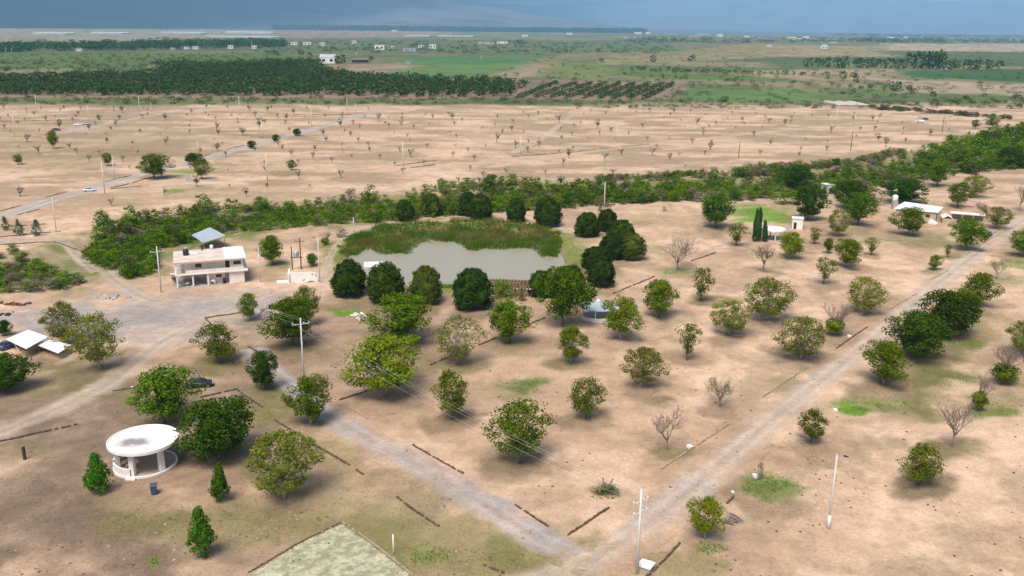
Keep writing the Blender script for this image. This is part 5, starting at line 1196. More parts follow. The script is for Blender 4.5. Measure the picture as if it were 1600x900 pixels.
for lx, ly, mt, lb in [(-1.9, -1.4, WHITE, 'white plastic chair inside the large pavilion'), (-1.1, -.7, WHITE, 'second white plastic chair inside the large pavilion, farther in')]:
    c = empty('chair', (x + lx, y + ly, z + .2), .7 + lx, label=lb, cat='chair', group='chairs in the pavilion')
    MB().box(-.24, .24, -.24, .24, .42, .47).build('seat', mt, c); MB().box(-.24, .24, .2, .25, .47, .95).build('backrest', mt, c)
    for a in (-.2, .2):
        for b_ in (-.2, .2): MB().box(a - .025, a + .025, b_ - .025, b_ + .025, 0, .417).build('leg', mt, c)
# wheeled bin
x, y, z = at(241, 772); e = empty('wheelie_bin', (x, y, z), .35, scale=(1.25, 1.25, 1.25), label='blue-grey wheeled bin in front of the large round pavilion', cat='bin')
MB().hexa([(-.27, -.27, .1), (.27, -.27, .1), (.27, .3, .1), (-.27, .3, .1), (-.34, -.36, 1.05), (.34, -.36, 1.05), (.34, .36, 1.05), (-.34, .36, 1.05)]).build('body', BLUEP, e)
MB().hexa([(-.37, -.4, 1.053), (.37, -.4, 1.053), (.37, .4, 1.053), (-.37, .4, 1.053), (-.35, -.36, 1.1), (.35, -.36, 1.1), (.35, .36, 1.18), (-.35, .36, 1.18)]).build('lid', BLUEP, e)
for s in (-1, 1): MB().tube([(s * .26, .33, .12), (s * .34, .33, .12)], [.12, .12], 10).build('wheel', TYRE, e)
MB().tube([(-.25, .46, 1.0), (.25, .46, 1.0)], [.025, .025], 6).build('handle', BLUEP, e)

# white canopies at the left
def canopy(corners, hh, label, lattice, name='canopy'):
    sx, sy, sz = at(np.mean([c[0] for c in corners]), np.mean([c[1] for c in corners]) + 12); e = empty(name, (sx, sy, sz), 0, label=label, cat='canopy', group='white canopies at the left'); C = []
    for a, b_ in corners: fx, fy = flat([a], [b_], sz + hh); C.append(np.array([float(fx[0]) - sx, float(fy[0]) - sy, hh]))
    if not lattice: MB().hexa([tuple(c + [0, 0, -.08]) for c in C] + [tuple(c) for c in C]).build('sheet', WHITE2, e)
    else:
        k = 7
        for i in range(k):
            t0, t1 = (i + .04) / k, (i + .93) / k; p = [C[0] * (1 - t0) + C[1] * t0, C[0] * (1 - t1) + C[1] * t1, C[3] * (1 - t1) + C[2] * t1, C[3] * (1 - t0) + C[2] * t0]
            MB().hexa([tuple(c + [0, 0, -.06]) for c in p] + [tuple(c) for c in p]).build('panel', WHITE2, e)
        for j, s in enumerate((.25, .6)):
            p = [C[0] * (1 - s) + C[3] * s, C[1] * (1 - s) + C[2] * s]; MB().tube([tuple(p[0] + [0, 0, -.13]), tuple(p[1] + [0, 0, -.13])], [.06, .06], 4).build('rafter', WHITE, e)
    m_ = np.mean(C, 0)
    for c in C: q = m_ + (c - m_) * .93; MB().tube([(q[0], q[1], -.3), (q[0], q[1], hh - .09)], [.04, .04], 6).build('post', METAL, e)
    return e
canopy([(9, 530), (41, 545), (75, 526), (44, 515)], 2.1, 'large plain white canopy sheet at the left edge', False)
canopy([(58, 539), (91, 552), (112, 539), (80, 530)], 1.5, 'smaller slatted white canopy half under the olive tree', True)
x, y, z = at(30, 549); o = MB().tube([(-1.4, .6, 2.05), (0, 0, 0)], [.09, .09], 6).build('prop_pole', WHITE, label='leaning white prop at the front of the large white canopy', cat='pole'); o.location = (x, y, z)

# small round white pavilion
x, y, z = at(1207, 374); e = empty('round_pavilion', (x, y, z), .2, label='small round pavilion with a flat white roof beside the dark cypress pair', cat='pavilion')
MB().lathe([(3.3, -.2), (3.3, .12), (0, .13)], 28).build('floor', CONC, e)
MB().lathe([(0, 2.9), (3.6, 2.9), (3.65, 3.0), (3.6, 3.4), (0, 3.55)], 32).build('roof', WHITE, e)
for k in range(6): a = k * PI / 3 + .3; MB().tube([(3.0 * math.cos(a), 3.0 * math.sin(a), .1), (3.0 * math.cos(a), 3.0 * math.sin(a), 2.897)], [.16, .14], 8).build('post', WHITE if k != 1 else DARKP, e)
# white hut
x, y, z = at(1245, 357); e = empty('hut', (x, y, z), -.25, label='small flat-roofed white hut with a dark doorway', cat='hut')
w = MB(); w.box(-1.6, -1.15, -1.4, -1.2, -.2, 3.3); w.box(-.25, 1.6, -1.4, -1.2, -.2, 3.3); w.box(-1.15, -.25, -1.4, -1.2, 2.2, 3.3); w.box(-1.6, -1.4, -1.197, 1.4, -.2, 3.3); w.box(1.4, 1.6, -1.197, 1.4, -.2, 3.3); w.box(-1.397, 1.397, 1.2, 1.4, -.2, 3.3); w.build('wall', WHITE, e)
MB().box(-1.8, 1.8, -1.6, 1.6, 3.303, 3.55).build('roof', WHITE, e); MB().box(-1.15, -.25, -1.30, -1.26, -.1, 2.197).build('door', DARKP, e)
x, y, z = at(1231, 357); o = MB().box(-1.2, .9, -.6, .6, -.1, .5).build('concrete_block', CONC, label='low pale block left of the white hut', cat='block'); o.location = (x, y, z)
# tiny white building in the riverbed
x, y, z = at(1293, 300); e = empty('pump_house', (x, y, z), .3, label='tiny white building hidden among dark trees in the riverbed', cat='hut')
MB().box(-1.9, 1.9, -1.5, 1.5, -1, 3.0).build('wall', WHITE, e); MB().box(-2.1, 2.1, -1.7, 1.7, 3.003, 3.3).build('roof', WHITE, e); MB().box(-.4, .5, -1.54, -1.503, -.5, 1.9).build('door', DARKP, e)
# white-roofed house at right
hx2, hy2, hz2 = at(1434, 345); e = empty('roofed_house', (hx2, hy2, hz2), 0, label='long low house with a bright white sheet roof at right', cat='house')
C = []
for a, b_, hh in ((1397, 325.5, 3.0), (1466, 332, 3.0), (1474, 323.5, 3.5), (1413, 315, 3.5)):
    fx, fy = flat([a], [b_], hz2 + hh); C.append(np.array([float(fx[0]) - hx2, float(fy[0]) - hy2, hh]))
MB().hexa([tuple(c + [0, 0, -.15]) for c in C] + [tuple(c) for c in C]).build('roof', WHITE2, e)
m_ = np.mean(C, 0); I = [m_ + (c - m_) * .92 for c in C]
MB().hexa([(q[0], q[1], -.3) for q in I] + [(q[0], q[1], c[2] - .2) for q, c in zip(I, C)]).build('wall', TAN, e)
d = (I[1] - I[0]); d[2] = 0; d /= np.linalg.norm(d); nn = np.array([d[1], -d[0], 0])
for t0, wd, z0, z1, nm in ((.2, 1.2, 1.0, 2.0, 'window'), (.5, .95, -.1, 2.0, 'door'), (.75, 1.2, 1.0, 2.0, 'window')):
    p0 = I[0] * (1 - t0) + I[1] * t0 + nn * .003; p1 = p0 + d * wd; P = []
    for zz in (z0, z1): P += [(*(p0 + nn * .04)[:2], zz), (*(p1 + nn * .04)[:2], zz), (*p1[:2], zz), (*p0[:2], zz)]
    MB().hexa(P).build(nm, GLASS if nm == 'window' else DARKP, e)
for k, t in enumerate((.15, .5, .85)): q = C[1] * (1 - t) + C[2] * t; MB().tube([(q[0] - .1, q[1], -.3), (q[0] - .1, q[1], q[2] - .2)], [.1, .1], 6).build('porch_post', WHITE, e)
x, y, z = at(1404, 330); e = empty('water_tank', (x, y + 4, z), label='white round tank on a stand behind the white-roofed house', cat='water tank')
MB().lathe([(0, 3.0), (.9, 3.0), (.95, 3.1), (.95, 4.6), (.6, 5.0), (0, 5.05)], 16).build('tank', WHITE, e, True); MB().box(-.8, .8, -.8, .8, -.2, 2.997).build('stand', CONC, e)
x, y, z = at(1464, 350); e = empty('steps', (x, y, z), .9, label='white steps at the right end of the white-roofed house', cat='steps')
for k in range(6): MB().box(-1.6, 1.6, k * .38, k * .38 + .36, -.2, .16 + k * .2).build('step', WHITE, e)
# roofless court
x, y, z = at(1512, 345); e = empty('court_shelter', (x, y, z), -.42, label='flat tan-roofed shelter slab beside the bare court at right', cat='shelter')
MB().box(-5.4, 5.0, 0.2, 3.6, 1.9, 2.15).build('roof', CREAM, e); MB().box(-5.2, 4.8, 3.2, 3.4, -.2, 1.897).build('back_wall', TAN, e)
for a in (-5.0, -1.8, 1.5, 4.6): MB().box(a - .12, a + .12, .35, .6, -.2, 1.897).build('post', CONC, e)
x, y, z = at(1478, 347); e = empty('lean_to', (x, y, z), -.3, label='pale gabled lean-to left of the flat tan-roofed shelter', cat='shed')
MB().hexa([(-1.6, -2.6, 1.6), (0, -2.6, 2.5), (0, 2.6, 2.5), (-1.6, 2.6, 1.6), (-1.6, -2.6, 1.7), (0, -2.6, 2.6), (0, 2.6, 2.6), (-1.6, 2.6, 1.7)]).build('roof_slope', CREAM, e)
MB().hexa([(0.003, -2.6, 2.5), (1.6, -2.6, 1.6), (1.6, 2.6, 1.6), (0.003, 2.6, 2.5), (0.003, -2.6, 2.6), (1.6, -2.6, 1.7), (1.6, 2.6, 1.7), (0.003, 2.6, 2.6)]).build('roof_slope', CREAM, e)
MB().box(-1.4, 1.4, -2.4, 2.4, -.2, 1.597).build('wall', TAN, e)
x, y, z = at(1548, 362); o = MB().lathe([(1.4, -.1), (1.4, .45), (1.2, .45), (1.2, .2), (0, .2)], 16).build('water_trough', SHEET, label='pale bluish water trough beside the thin tree row', cat='trough'); o.location = (x, y, z)
# well block by the upper road
x, y, z = at(295, 283); e = empty('well', (x, y, z), .3, label='grey well block with a low pipe beside the straight dirt road', cat='well')
MB().box(-.9, .9, -.8, .8, -.1, 1.7).build('block', CONC, e); MB().box(-3.4, 3.0, -1.6, -.9, -.1, .25).build('base', CONC, e); MB().tube([(0, 0, 1.7), (0, 0, 2.6)], [.18, .18], 8).build('pipe', METAL, e)
# valve boxes and rubble
for bx, by, s, lb in [(1009, 890, 1.5, 'white square valve box at the foot of the front pole'), (1181, 745, .9, 'white block on the bright green tuft'), (1078, 699, .8, 'small white block beside the long beige kerb'), (1305, 641, .7, 'white stone on the small green patch across the road'), (1327, 526, .8, 'white stone on the border under the half-bare tree'), (207, 606, .5, 'white stone by the short dark border near the big tree'), (1145, 769, .4, 'small white stone above the very short border')]:
    x, y, z = at(bx, by); e = empty('valve_box', (x, y, z), rnd.random() * 2, (s, s, s), label=lb, cat='block')
    MB().hexa([(-.5, -.5, -.1), (.5, -.5, -.1), (.5, .5, -.1), (-.5, .5, -.1), (-.48, -.46, .36), (.46, -.48, .3), (.48, .47, .4), (-.46, .48, .44)]).build('block', WHITE if s < 1.2 else CONC, e)
    if s > 1.2: MB().box(-.56, .56, -.56, .56, .44, .52).build('cover', WHITE, e)
# scattered white pieces on the lawn by the walnut
for k, (bx, by) in enumerate([(553, 493), (560, 497), (566, 491), (571, 495), (563, 499), (557, 491)]):
    x, y, z = at(bx, by); o = MB().hexa([(-.8, -.2, 0), (.7, -.25, 0), (.8, .2, 0), (-.7, .25, 0), (-.75, -.15, .25), (.7, -.2, .3), (.7, .15, .28), (-.7, .2, .22)]).build('plaster_block', WHITE, label='white broken plaster piece in the heap on the orchard ground', cat='rubble', group='white plaster heap'); o.location = (x, y, z); o.rotation_euler.z = k * 1.1
# woodpile by the young tree
x, y, z = at(1143, 815); e = empty('log_pile', (x, y, z), .7, label='heap of grey cut branches right of the round young tree', cat='log pile'); r = random.Random(3)
for k in range(16):
    a = r.uniform(-.3, .3) + (PI / 2 if k % 5 else .3); L = r.uniform(1.0, 1.7); px_, py_ = r.uniform(-1.2, 1.2), r.uniform(-.4, .4); zz = .1 + r.random() * .45
    MB().tube([(px_ - math.cos(a) * L / 2, py_ - math.sin(a) * L / 2, zz), (px_ + math.cos(a) * L / 2, py_ + math.sin(a) * L / 2, zz + r.uniform(-.1, .2))], [.09, .06], 5).build('branch', TWIG, e)
# forked stump
x, y, z = at(947, 768); mb = MB(); mb.tube([(0, 0, -.2), (0, 0, .5)], [.22, .2], 7); mb.tube([(0, 0, .4), (-.35, .1, 1.2), (-.5, .2, 2.0)], [.15, .12, .08], 6); mb.tube([(0, 0, .4), (.45, 0, 1.1), (.9, .1, 1.9)], [.16, .13, .09], 6)
o = mb.build('tree_stump', TWIG, label='forked dead stump in the sandy corner of the orchard', cat='stump'); o.location = (x, y, z)
# rubble heaps on the left
for bx, by, mt, lb, n in [(165, 466, CONC, 'grey rubble heap on the car park left of the house pole', 14), (20, 476, BRICK, 'reddish brick heap at the left edge', 16), (8, 492, DARKP, 'dark scrap heap at the left edge below the brick heap', 8), (99, 474, CONC, 'small debris pile between the brick heap and the rubble', 6), (695, 786, TWIG, 'small pile of grey debris near the grey track', 7), (828, 833, STONEB, 'pale stone heap at the grey corner of the road', 10)]:
    x, y, z = at(bx, by); e = empty('rubble_heap', (x, y, z), label=lb, cat='rubble'); r = random.Random(bx); sp = 4.0 if by < 500 else 1.2
    for k in range(n):
        q = (r.gauss(0, sp * .5), r.gauss(0, .7), 0); s = r.uniform(.15, .5) * (1 if by < 500 else .5); mb = MB(); mb.hexa([(q[0] + s * u * r.uniform(.7, 1.2), q[1] + s * v * r.uniform(.7, 1.2), zz * r.uniform(.7, 1.1)) for zz in (-.05, s) for u, v in ((-1, -.7), (1, -.7), (1, .7), (-1, .7))]); mb.build('piece', mt, e)

# pale lawn and its kerb
LA = wline([(535, 816), (590, 856), (650, 904), (760, 990), (480, 1150), (180, 1010), (392, 896), (465, 850)]); ctr = LA.mean(0); nx = 60
xs, ys = np.meshgrid(np.linspace(LA[:, 0].min(), LA[:, 0].max(), 110), np.linspace(max(LA[:, 1].min(), 60), LA[:, 1].max(), 110)); xf, yf = xs.ravel(), ys.ravel(); ins = in_poly(xf, yf, LA)
jj = .30 * fbm(xf / 3, yf / 3, 91, 5) + .70 * fbm(xf / .55, yf / .55, 92, 3); lc = np.array([.49, .455, .325])[None] * (1 - sstep(.42, .60, jj))[:, None] + np.array([.31, .305, .175])[None] * sstep(.42, .62, jj)[:, None]
ix = np.arange(110 * 110).reshape(110, 110); F = np.stack([ix[:-1, :-1], ix[:-1, 1:], ix[1:, 1:], ix[1:, :-1]], -1).reshape(-1, 4); F = F[ins[F].all(1)]
me = big_mesh('lawn', np.stack([xf, yf, hgt(xf, yf) + .03], 1), F, [EARTH], True); add_soil(me, xf, yf, lc); tag(link(bpy.data.objects.new('lawn', me)), 'pale straw-coloured lawn with a kerb at the bottom of the picture', kind='structure')
low_wall([(535, 815), (592, 856), (652, 905)], 'grey kerb along the right edge of the pale lawn', False, .16, .2); low_wall([(535, 815), (465, 850), (388, 896)], 'grey kerb along the left edge of the pale lawn', True, .14, .2)
n = 16000; a = rng.random(n); k = rng.integers(0, len(xf), n); x, y = xf[k] + rng.normal(size=n) * .2, yf[k] + rng.normal(size=n) * .2; kp = in_poly(x, y, LA); x, y = x[kp], y[kp]
blades('lawn_grass', x, y, hgt(x, y) + .02, .08 + .16 * rng.random(len(x)), .08 + .12 * rng.random(len(x)), [leaf_mat('straw_grass', (.47, .43, .29), (.20, .22, .10), .2)], 'short straw-coloured grass of the lawn', .7, 12)

# ------------------------------------------------------------------ cars
def carpaint(name, col): 
    mt, n, p = new_mat(name); p.inputs['Base Color'].default_value = (*col, 1); p.inputs['Roughness'].default_value = .35; p.inputs['Metallic'].default_value = 0; p.inputs['Coat Weight'].default_value = .5; return mt
LIGHTM = pmat('lamp_glass', (.75, .75, .72), .2, .05, 4); TAILM = pmat('tail_lamp', (.35, .02, .02), .3, .05, 4)
def car(px, py, rz, paint, label, van=False):
    x, y, z = at(px, py); e = empty('van' if van else 'car', (x, y, z + .02), rz, (1.15, 1.15, 1.25) if van else (1, 1, 1), label=label, cat='van' if van else 'car')
    if van: STN = [(-2.65, .85, 1.2), (-2.6, .95, 1.48), (-1.0, .98, 1.52), (1.2, .98, 1.46), (1.75, .95, 1.30), (2.5, .86, 1.05), (2.65, .75, .7)]
    else: STN = [(-2.3, .70, .70), (-2.22, .80, .96), (-1.55, .88, 1.0), (0, .90, .98), (1.1, .89, .95), (1.95, .84, .82), (2.22, .74, .66), (2.3, .66, .5)]
    mb = MB(); n = 8
    for X_, wd, zt in STN:
        zb = .24; mb.v += [(X_, -wd * .92, zb), (X_, -wd, zb + .22), (X_, -wd * .985, zt - .14), (X_, -wd * .86, zt), (X_, wd * .86, zt), (X_, wd * .985, zt - .14), (X_, wd, zb + .22), (X_, wd * .92, zb)]
    for i in range(len(STN) - 1):
        for k in range(n): mb.f.append((i * n + k, i * n + (k + 1) % n, (i + 1) * n + (k + 1) % n, (i + 1) * n + k))
    mb.f.append(tuple(range(n))); mb.f.append(tuple(len(mb.v) - n + k for k in reversed(range(n)))); mb.f = [tuple(reversed(f)) for f in mb.f]
    body = mb.build('body', paint, e, True)
    if van: g = [(-2.55, .86, 1.47), (1.6, .86, 1.36), (-2.45, .80, 2.15), (.85, .80, 2.15)]
    else: g = [(-1.85, .76, .97), (1.2, .76, .94), (-1.05, .60, 1.40), (.30, .60, 1.42)]
    (xa, wa, za), (xb, wb, zb_), (xc, wc, zc), (xd, wd, zd) = g
    MB().hexa([(xa, -wa, za - .03), (xb, -wb, zb_ - .03), (xb, wb, zb_ - .03), (xa, wa, za - .03), (xc, -wc, zc), (xd, -wd, zd), (xd, wd, zd), (xc, wc, zc)]).build('window', GLASS, e)
    MB().hexa([(xc - .06, -wc - .03, zc), (xd + .06, -wd - .03, zd), (xd + .06, wd + .03, zd), (xc - .06, wc + .03, zc), (xc + .1, -wc + .08, zc + .07), (xd - .1, -wd + .08, zd + .06), (xd - .1, wd - .08, zd + .06), (xc + .1, wc - .08, zc + .07)]).build('roof', paint, e)
    p_ = MB()
    for s in (-1, 1):
        for t in (0, .45, 1) if not van else (0, .25, .5, .75, 1):
            lo = (xa + (xb - xa) * t, s * (wa + .012), za - .03); hi = (xc + (xd - xc) * t, s * (wc + .012), zc + .01); p_.tube([lo, hi], [.055, .045], 4)
    p_.build('pillar', paint, e)
    wx = (-1.45, 1.42) if not van else (-1.6, 1.75)
    for X_ in wx:
        for s in (-1, 1):
            t = MB().tube([(X_, s * .70, .33), (X_, s * .92, .33)], [.33, .33], 14).build('wheel', TYRE, e, False); MB().tube([(X_, s * .90, .33), (X_, s * .935, .33)], [.2, .19], 10).build('rim', METAL, t)
    f_, r_ = (2.24, -2.29) if not van else (2.58, -2.66)
    for s in (-1, 1):
        MB().box(f_ - .14, f_ + .03, s * .5 - .16, s * .5 + .16, .58, .72).build('headlight', LIGHTM, e); MB().box(r_ - .02, r_ + .10, s * .58 - .16, s * .58 + .16, .72, .88 if not van else 1.2).build('tail_light', TAILM, e)
    MB().box(f_ + .0, f_ + .08, -.6, .6, .28, .46).build('bumper', BLACKP, e)
    return e
car(312, 604, .30, carpaint('navy_paint', (.012, .018, .035)), 'dark navy sedan half hidden behind the big green tree')
car(140, 299, .42, carpaint('silver_paint', (.62, .66, .72)), 'silver car on the straight dirt road')
car(122, 196, .25, carpaint('white_paint_car', (.8, .8, .8)), 'white car at the far left of the upper field')
car(134, 194.5, .25, carpaint('grey_car_paint', (.45, .50, .58)), 'grey-blue car right behind the far white car')
car(15, 543, 1.2, carpaint('blue_paint', (.03, .06, .16)), 'blue car sticking out from under the large white canopy')
car(1437, 191, -.25, carpaint('van_white_paint', (.82, .82, .82)), 'white van parked at the right end of the upper field', True)
car(88, 204, .2, carpaint('black_car_paint', (.012, .012, .015)), 'black car at the far left beside the bright upright tree')
car(1446, 187, .1, carpaint('dark_grey_car_paint', (.05, .05, .055)), 'dark car half hidden behind the white van')

# ------------------------------------------------------------------ pecan orchard beyond the field
ORCH = wline([(-700, 149), (0, 149.5), (400, 150), (795, 151.5), (820, 134), (800, 130), (560, 121), (490, 108), (340, 110), (250, 117), (0, 124), (-700, 132)])
xs, ys = [], []
y = ORCH[:, 1].min()
while y < ORCH[:, 1].max():
    x = ORCH[:, 0].min()
    while x < ORCH[:, 0].max(): xs.append(x + rnd.gauss(0, 1.1)); ys.append(y + rnd.gauss(0, 1.1)); x += 13.5
    y += 14.5
xs, ys = np.array(xs), np.array(ys); k = in_poly(xs, ys, ORCH) & (rng.random(len(xs)) > .05); xs, ys = xs[k], ys[k]
px_, py_ = project(xs, ys); vis = (px_ > -60) & (px_ < 1660); order = np.argsort(ys + (~vis) * 1e6)
RO = []                                                           # ten separate rows at the right end
for i, (fx, bx) in enumerate([(815, 868), (838, 900), (864, 924), (888, 946), (913, 968), (938, 991), (960, 1013), (982, 1034), (1006, 1050)]):
    (x0, x1), (y0, y1) = flat([fx, bx], [152.5 + i * .35, 131.5 + i * .3])
    for j in range(17): t = j / 16; RO.append((x0 + (x1 - x0) * t + rnd.gauss(0, .6), y0 + (y1 - y0) * t))
for k_, (x, y) in enumerate(RO):
    put_tree('pecan_tree', 'orchard', x, y, 0, rnd.uniform(6.6, 7.8), rnd.uniform(4.0, 4.7), 'dark green tree in the ' + ('first', 'second', 'third', 'fourth', 'fifth', 'sixth', 'seventh', 'eighth', 'rightmost')[k_ // 17] + ' of the separate rows right of the orchard', 'tree', 'trees of the separate orchard rows')
for i in order[:145]:
    put_tree('pecan_tree', 'orchard', xs[i], ys[i], 0, rnd.uniform(11, 14.5), rnd.uniform(6.5, 9), 'dark round pecan tree in the front rows of the far orchard, ' + ('left third' if px_[i] < 270 else 'middle third' if px_[i] < 540 else 'right third'), 'tree', 'front trees of the large far orchard')
VV, FF, off, MI = [], [], 0, []
OP = []
for A, B in PROTO['orchard']:
    v = np.zeros(len(B.vertices) * 3, np.float32); B.vertices.foreach_get('co', v); OP.append(v.reshape(-1, 3))
def mass(name, X, Y, W0, W1, H0, H1, label, mat_, Z=None, step=1):
    V = []
    for i, (x, y) in enumerate(zip(X, Y)):
        v = OP[i % 4].reshape(-1, 4, 3)[::step].reshape(-1, 3).copy(); w_ = rnd.uniform(W0, W1); a = rnd.random() * 6.28; c, s = math.cos(a), math.sin(a)
        u = np.stack([(v[:, 0] * c - v[:, 1] * s) * w_ + x, (v[:, 0] * s + v[:, 1] * c) * w_ + y, v[:, 2] * rnd.uniform(H0, H1) + (0 if Z is None else Z[i])], 1); V.append(u)
    V = np.concatenate(V); F = np.arange(len(V)).reshape(-1, 4); tag(link(bpy.data.objects.new(name, big_mesh(name, V, F, [mat_]))), label, kind='stuff')
r_ = order[145:]; mass('orchard', xs[r_], ys[r_], 13, 17, 6.5, 9.5, 'dark mass of the large pecan orchard behind its front rows', LM['far'], None, 2)

# tree rows and single trees far out
def far_tree(px, py, w_, h_, label, group, kind='orchard'):
    x, y = flat([px], [py]); x, y = float(x[0]), float(y[0]); s = mpp(px, py); put_tree('far_tree', kind, x, y, 0, w_ * s, h_ * s, label, 'tree', group)
for i, px in enumerate([1263, 1278, 1293, 1308, 1322, 1337, 1343, 1355, 1366, 1377, 1390, 1400, 1412, 1421, 1435, 1444, 1455, 1462, 1469, 1484, 1492, 1512, 1519, 1528, 1546, 1562]):
    big = 1415 < px < 1475
    far_tree(px + rnd.uniform(-2, 2), 105 + i * .18 + rnd.uniform(-.6, .6), rnd.uniform(15, 19) * (1.25 if big else 1), rnd.uniform(14, 18) * (1.5 if big else 1), 'big dark tree in the middle of the long row before the green crop' if big else 'dark round tree in the long row before the green crop', 'long tree row before the green crop')
far_tree(1469, 106, 16, 28, 'lighter green tall tree in the long row before the green crop', None, 'far_shrubby')
for px, py, w_, h_, lb in [
    (1317, 123, 13, 12, 'brownish dark tree left of the round one in the tan field'), (1338, 129, 14, 14, 'dark round tree in the tan field'), (1400, 143, 26, 15, 'pale feathery tree on the sand below the crop field'), (1420, 145, 12, 12, 'bare-looking tree right of the pale feathery tree'),
    (1458, 151, 13, 8, 'dark bush left of the green patch below the crop field'), (1080, 95, 16, 9, 'grey-green tree pair in the tan land, right one'), (1020, 97, 14, 10, 'grey-green bushy tree in the tan land'), (940, 98, 9, 7, 'small dark tree on the sand patch'), (808, 119, 6, 5, 'small dark tree at the left of the sand above the rows'),
    (812, 69, 22, 7, 'dark tree clump by the far green scrub'), (746, 125, 7, 9, 'dark tree at the right end of the orchard back edge'), (757, 125, 6, 7, 'smaller tree next to the one at the orchard back edge'), (790, 120, 7, 5, 'low dark bush on the sandy field'), (976, 117, 8, 5, 'dark shrub at the green strip'),
    (532, 100, 24, 14, 'dark tree between the two far barns'), (580, 97, 10, 9, 'dark tree right of the long far barn'), (484, 94, 10, 12, 'dark tree left of the white far barn'), (432, 86, 14, 8, 'dark bush left of the white far barn'), (470, 86, 14, 8, 'second dark bush left of the white far barn'), (650, 74, 10, 7, 'dark tree beside the cream far house'),
    (610, 80, 4, 8, 'thin dark tree below the cream far house'), (1018, 120, 6, 4, 'small dark tree on the tan strip, first'), (1036, 122, 5, 6, 'small dark tree on the tan strip, second'), (1056, 123, 5, 5, 'small dark tree on the tan strip, third'), (1063, 124, 5, 4, 'small dark tree on the tan strip, fourth')]: far_tree(px, py, w_, h_, lb, None)
for i, px in enumerate(list(range(988, 1260, 9)) + [1272, 1290, 1330]):
    far_tree(px + rnd.uniform(-3, 3), 110 + (px - 988) * .028 + rnd.uniform(-1, 1), rnd.uniform(6, 14), rnd.uniform(4, 7.5), 'bushy tree in the hedge row crossing the far tan fields', 'hedge row across the far fields', 'far_shrubby' if i % 3 else 'orchard')
for i in range(34):
    px = rnd.uniform(1090, 1440) if i % 2 else rnd.uniform(1440, 1600); py = (124 + (px - 1090) * .05 + rnd.uniform(-2, 2)) if i % 2 else rnd.uniform(150, 166)
    far_tree(px, py, rnd.uniform(6, 12), rnd.uniform(3.5, 6), 'low bush beside the strips of the far tan fields', 'low bushes of the far fields', 'far_shrubby')
def band(n, f, w0, w1, h0, h1, name, label, step=2):
    P = [f() for _ in range(n)]; P = [p for p in P if p[1] > yh(p[0]) + 2.2]; x, y = flat([p[0] for p in P], [p[1] for p in P]); mass(name, x, y, w0, w1, h0, h1, label, LM['far'], None, step)
def g1():
    px = rnd.uniform(-300, 445); return px, rnd.uniform(78, 83) - (px + 0) * .020 - rnd.random() ** 2 * 9
band(620, g1, 22, 44, 10, 17, 'distant_wood', 'dark band of trees behind the green scrub at left')
def g2():
    px = rnd.uniform(1340, 1900); return px, rnd.uniform(60, 67.5)
band(420, g2, 22, 50, 9, 16, 'distant_wood', 'dark band of trees under the sky at right')
def g3():
    px = rnd.uniform(430, 1010); return px, yh(px) + rnd.uniform(6.7, 7.6)
band(1300, g3, 60, 150, 40, 72, 'distant_wood', 'dark blue line of woodland on the horizon', 3)
def g4():
    px = rnd.uniform(980, 1480); return px, rnd.uniform(58, 67)
band(420, g4, 18, 42, 7, 13, 'distant_wood', 'trees among the houses of the far village')
def g5():
    px = rnd.uniform(1300, 1900); return px, yh(px) + rnd.uniform(4.5, 8)
band(420, g5, 60, 160, 14, 26, 'distant_wood', 'dark woodland line on the horizon at right', 3)
def g6():
    px = rnd.uniform(250, 500); return px, rnd.uniform(105, 112) - (px - 250) * .02
band(150, g6, 12, 22, 8, 13, 'distant_wood', 'dark trees behind the back edge of the orchard')
def g7():
    px = rnd.uniform(400, 1050); return px, rnd.uniform(63, 84)
band(420, g7, 9, 22, 3, 8, 'scrub', 'scattered dark scrub round the far houses')
def g8():
    px = rnd.uniform(-200, 440); return px, rnd.uniform(84, 112)
band(520, g8, 5, 11, 2, 4, 'scrub', 'green scrub behind the orchard at left')
def g9():
    px = rnd.uniform(800, 1900); return px, rnd.uniform(66, 160)
band(760, g9, 4, 10, 1.5, 4, 'scrub', 'scattered scrub over the far fields at right')
def g10():
    px = rnd.uniform(-200, 1700); return px, rnd.uniform(152, 164) + (0 if px < 900 else 6)
band(560, g10, 3, 8, 1.0, 2.6, 'scrub', 'weedy scrub strip along the back of the upper field')
# long dry hedge at the right end of the bare field
x, y = [], []
for i in range(90):
    px = rnd.uniform(1360, 1580); py = 168 + (px - 1360) * .075 + rnd.uniform(-1.5, 3); a, b_ = flat([px], [py]); x.append(float(a[0])); y.append(float(b_[0]))
mass('dry_hedge', x, y, 4, 8, 1.5, 2.8, 'low dry olive hedge along the right end of the upper field', LM['shrub_olive'])

